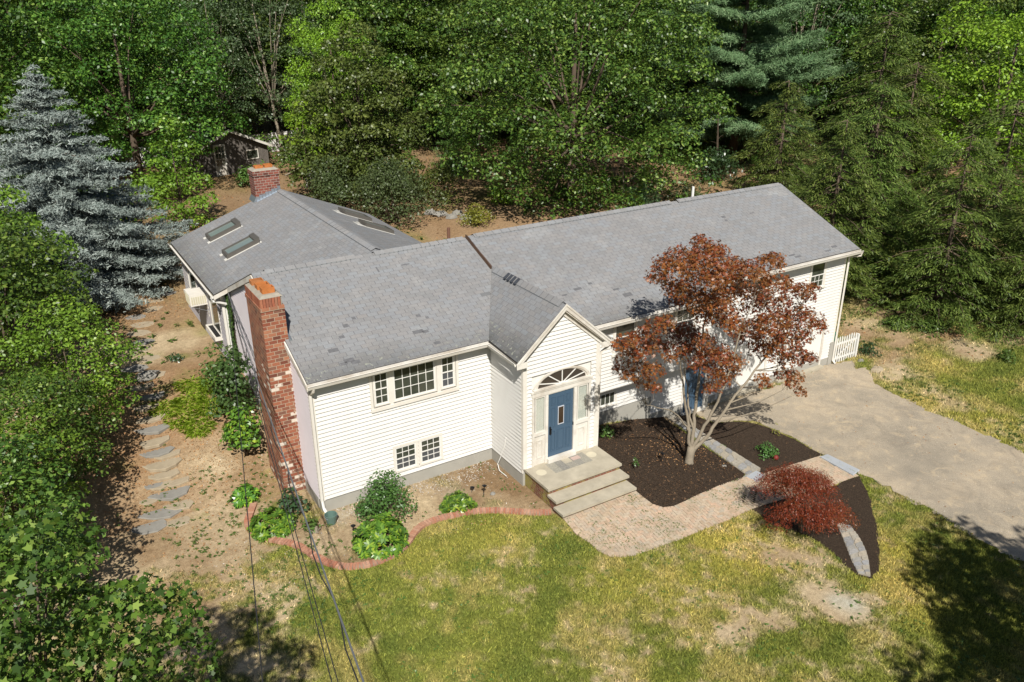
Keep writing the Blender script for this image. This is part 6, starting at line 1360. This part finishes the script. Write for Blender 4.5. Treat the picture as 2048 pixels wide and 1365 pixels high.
# pale rocks
for i,(x,y,r_,l) in enumerate([(q[0],q[1],q[2],l) for q,l in zip([(3.16,-1.54,0.11,1),(12.27,-3.90,0.09,1),(-3.15,9.11,0.39,1),(23.69,-1.34,0.28,1),(23.98,-0.37,0.14,1),(4.70,-1.79,0.09,1),(16.06,24.06,0.43,1),(16.48,23.21,0.37,1),(17.01,22.60,0.40,1),(17.34,21.84,0.36,1),(15.77,24.83,0.38,1),(17.19,23.91,0.34,1)],('pale rock left of the small lone rhododendron','small white stone in the brown mulch near the border','large flat grey boulder beside the upper stone path','pale rock at the foot of the bush beside the driveway corner','small stone beside the picket gate','pale stone near the stake light by the steps','grey rubble stone behind the roof, second from the left','grey rubble stone behind the roof, centre front','grey rubble stone behind the roof, right of centre','grey rubble stone at the right end of the row behind the roof','grey rubble stone at the left end of the row behind the roof','grey rubble stone behind the roof, centre back'))]):
    rg=np.random.RandomState(500+i); mb=MB(); n=9
    prof=[(.3,-.1),(1,.05),(.95,.35),(.55,.6),(.08,.66)]
    mb.tube([(0,0,p_[1]*r_) for p_ in prof],[p_[0]*r_ for p_ in prof],n); mb.v=[(v[0]*(1+.25*rg.randn()),v[1]*.8*(1+.2*rg.randn()),v[2]*(1+.12*rg.randn())) for v in mb.v]
    o=mb.build('rock',M['stone'] if i!=3 else M['stone2']); o.location=(x,y,gz(x,y)); tag(o,l,'rock','rubble stones behind the roof' if i>=6 else None)
# weathered white post by the path
px_,py_=[(-6.29,3.29,0.02,1)][0][:2]; z=gz(px_,py_)
r=thing('fence_post','weathered white wooden post and rail stub under the left trees','fence post',(px_,py_,z))
mb=MB(); mb.box(px_-.11,px_+.11,py_-.10,py_+.10,z-.1,z+1.25); loc_part(r,mb,'post',paint('peeling_white_paint',lin((150,148,142)),.9,dc=(.2,.19,.17)))
mb=MB(); mb.box(px_-.5,px_-.111,py_-.03,py_+.03,z+.35,z+.50); loc_part(r,mb,'rail',M['trimworn'])
# ---- old shed
sx,sy=9.0,44.0; g=gz(sx,sy)-.1
shed=thing('garden_shed','dark weathered board shed with white trim under the trees','shed',(sx,sy,g))
a0=math.radians(14)
def ST(u,d,z):
    u*=.84; z*=1.06
    return (sx+u*math.cos(a0)+d*math.sin(a0),sy+u*math.sin(a0)-d*math.cos(a0),g+z)
mb=MB(ST); mb.prism([(-2.9,0,0),(3.2,0,0),(3.2,0,1.8),(-.6,0,3.15),(-2.9,0,2.3)],(0,-3.2,0)); recalc(loc_part(shed,mb,'wall',M['oldwood']))
mb=MB(ST); rg=random.Random(8)
for i in range(34):
    u=-2.9+i*.18; ht=(2.3+(u+2.9)*.37) if u<-.6 else 3.15-(u+.6)*.355
    mb.box(u+.008,u+.17,.0,.02+.012*rg.random(),.0,ht-.05)
loc_part(shed,mb,'cladding',M['oldwood'])
mb=MB(ST); 
for (ua,za,ub,zb) in ((-3.3,2.2,-.6,3.2),(-.6,3.2,3.5,1.76)):
    mb.hexa([(ua,.35,za),(ub,.35,zb),(ub,-3.5,zb),(ua,-3.5,za),(ua,.35,za+.08),(ub,.35,zb+.08),(ub,-3.5,zb+.08),(ua,-3.5,za+.08)])
loc_part(shed,mb,'roof',M['roofdark'])
mb=MB(ST)
for (ua,za,ub,zb) in ((-3.3,2.2,-.6,3.2),(-.6,3.2,3.5,1.76)):
    mb.hexa([(ua,.36,za-.12),(ub,.36,zb-.12),(ub,.40,zb-.12),(ua,.40,za-.12),(ua,.36,za+.06),(ub,.36,zb+.06),(ub,.40,zb+.06),(ua,.40,za+.06)])
loc_part(shed,mb,'fascia',M['trimworn'])
mb=MB(ST); mb.box(-2.05,-1.95,.03,.08,0,2.25); mb.box(-1.05,-.95,.03,.08,0,2.25); mb.box(-2.05,-.95,.03,.08,2.16,2.26)
mb.box(-1.95,-1.05,.03,.05,.0,.75)
for i in range(4): u=-1.93+i*.29; mb.box(u-.015,u+.015,.03,.06,.75,2.16)
for i in range(4): z=.8+i*.44; mb.box(-1.95,-1.05,.03,.058,z-.015,z+.015)
dr=loc_part(shed,mb,'door',M['trimworn']); mb=MB(ST); mb.box(-1.95,-1.05,.022,.032,.75,2.16); o=mb.build('pane',M['glass'],dr)
mb=MB(ST); mb.box(1.0,2.2,.035,.08,1.55,1.63); mb.box(1.0,1.07,.035,.08,1.0,1.55); mb.box(2.13,2.2,.035,.08,1.0,1.55); mb.box(1.0,2.2,.035,.08,.93,1.0); wd=loc_part(shed,mb,'window',M['trimworn']); mb=MB(ST); mb.box(1.07,2.13,.03,.04,1.0,1.55); o=mb.build('pane',M['glass'],wd)
# white fence glimpsed behind the shed
r=thing('white_fence','white board fence glimpsed through the trees behind the old shed','fence',(8,50,1.4))
mb=MB(); 
for i in range(60): x=-3+i*.5; mb.box(x,x+.46,50-.0+x*.12,50.03+x*.12,1.5,3.1)
loc_part(r,mb,'board',M['white'])
mb=MB()
for i in range(11): x=-3+i*3; mb.piece(); mb.box(x-.07,x+.07,50.05+x*.12,50.2+x*.12,1.3,3.2)
[setattr(o_,'matrix_parent_inverse',Matrix.Translation(-r.location)) for o_ in mb.build_pieces('post',M['white'],r)]
# white garden chair
cx_,cy_=12.4,36.2; g=gz(cx_,cy_); r=thing('garden_chair','white slatted garden chair near the shed, right of the rear chimney','chair',(cx_,cy_,g),rz=0)
CT=lambda u,d,z:(cx_+u*.94+d*.34,cy_+u*.34-d*.94,g+z)
mb=MB(CT); 
for i in range(5): mb.box(-.3,.3,-.25+i*.13,-.15+i*.13,.38-.02*i+.04,.40-.02*i+.04)
loc_part(r,mb,'seat',M['white'])
mb=MB(CT)
for i in range(5): u=-.28+i*.12; mb.hexa([(u,-.25,.38),(u+.09,-.25,.38),(u+.09,-.28,.38),(u,-.28,.38),(u,-.55,1.05),(u+.09,-.55,1.05),(u+.09,-.58,1.05),(u,-.58,1.05)])
mb.box(-.3,.33,-.47,-.43,.75,.83); loc_part(r,mb,'backrest',M['white'])
for sg in (-1,1):
    mb=MB(CT); mb.box(sg*.42-.07,sg*.42+.07,-.4,.42,.60,.63); loc_part(r,mb,'armrest',M['white'])
    mb=MB(CT); mb.box(sg*.38-.025,sg*.38+.025,.28,.38,0,.60); loc_part(r,mb,'leg',M['white'])
    mb=MB(CT); mb.box(sg*.38-.025,sg*.38+.025,-.5,-.4,0,.60); loc_part(r,mb,'leg',M['white'])
# dead white branch by the chair
mb=MB(); mb.tube([(0,0,0),(.9,.2,.25),(1.9,.5,.75)],[.05,.04,.02],6); o=mb.build('fallen_branch',M['palebark']); o.location=(10.9,38.2,gz(10.9,38.2)+.6); tag(o,'pale bare branch leaning behind the white garden chair','branch')
# leaning thin trunks in the wood
for x,y,dx,dy,h_,l in ((13.4,52.5,-2.4,1,11,'thin dark leaning trunk among the pale trees'),(15.8,50.5,.5,0,12,'slender pale upright trunk among the pale trees'),(38.4,23.4,-1.0,-.6,5,'thin dark bare leaning trunk left of the white pine'),(27.6,20.6,-.5,-.2,3.0,'small bare grey dead sapling behind the roof ridge')):
    t_=thing('bare_tree',l,'tree',gp(x,y)); mb=MB(); mb.tube([(0,0,-.2),(dx*.5,dy*.5,h_*.5),(dx,dy,h_)],[.11 if h_>4 else .04,.08 if h_>4 else .025,.02 if h_>4 else .008],7); mb.build('trunk',M['palebark'] if 'pale upright' in l or 'grey' in l else M['bark'],t_)
    mb=MB(); rg=np.random.RandomState(int(x*10))
    for i in range(9):
        f=.35+.6*i/9; p=np.array([dx*f,dy*f,h_*f]); e=p+np.array([rg.randn(),rg.randn(),.6])*h_*.1; mb.tube([p,p*.5+e*.5+[0,0,.05],e],[.02 if h_>4 else .01,.012 if h_>4 else .006,.004],4)
    mb.build('branch',M['bark'] if 'dark' in l else M['palebark'],t_)
# ---- overhead wires from the street to the left gable
def wire(name,lab,a,b_,sag,r_,mat,twist=0):
    n=40; pts=[]
    for i in range(n+1):
        t_=i/n; p=np.array(a)*(1-t_)+np.array(b_)*t_; p[2]-=sag*4*t_*(1-t_)
        pts.append(p+(np.array([math.cos(i*1.6)*twist,math.sin(i*1.6)*twist,0])))
    c=pts[n//2]; mb=MB(); mb.tube([p-c for p in pts],r_,6); o=mb.build(name,mat); o.location=tuple(c); tag(o,lab,'cable'); return o
WIRES=[('service_cable','thick grey overhead service cable running from the street to the rear gable corner',(-.1,8.3,4.4),(-4.1,-18.5,6.2),.35,.015,M['wiresilver']),
 ('service_cable','black cable twisted loosely along the thick grey service cable',(-.12,8.3,4.38),(-4.13,-18.5,6.16),.40,.011,M['wire'],.05),
 ('overhead_wire','thin black overhead wire, left one of the close pair',(-.1,8.35,4.35),(-5.10,-21.48,5.77),.0,.008,M['wire']),
 ('overhead_wire','thin black overhead wire, right one of the close pair',(-.1,8.35,4.35),(-4.95,-21.40,5.63),.0,.008,M['wire']),
 ('overhead_wire','single thin black overhead wire left of all the others',(-.1,8.35,4.35),(-6.65,-22.76,7.72),.0,.008,M['wire']),]
for W_ in WIRES: wire(*W_)
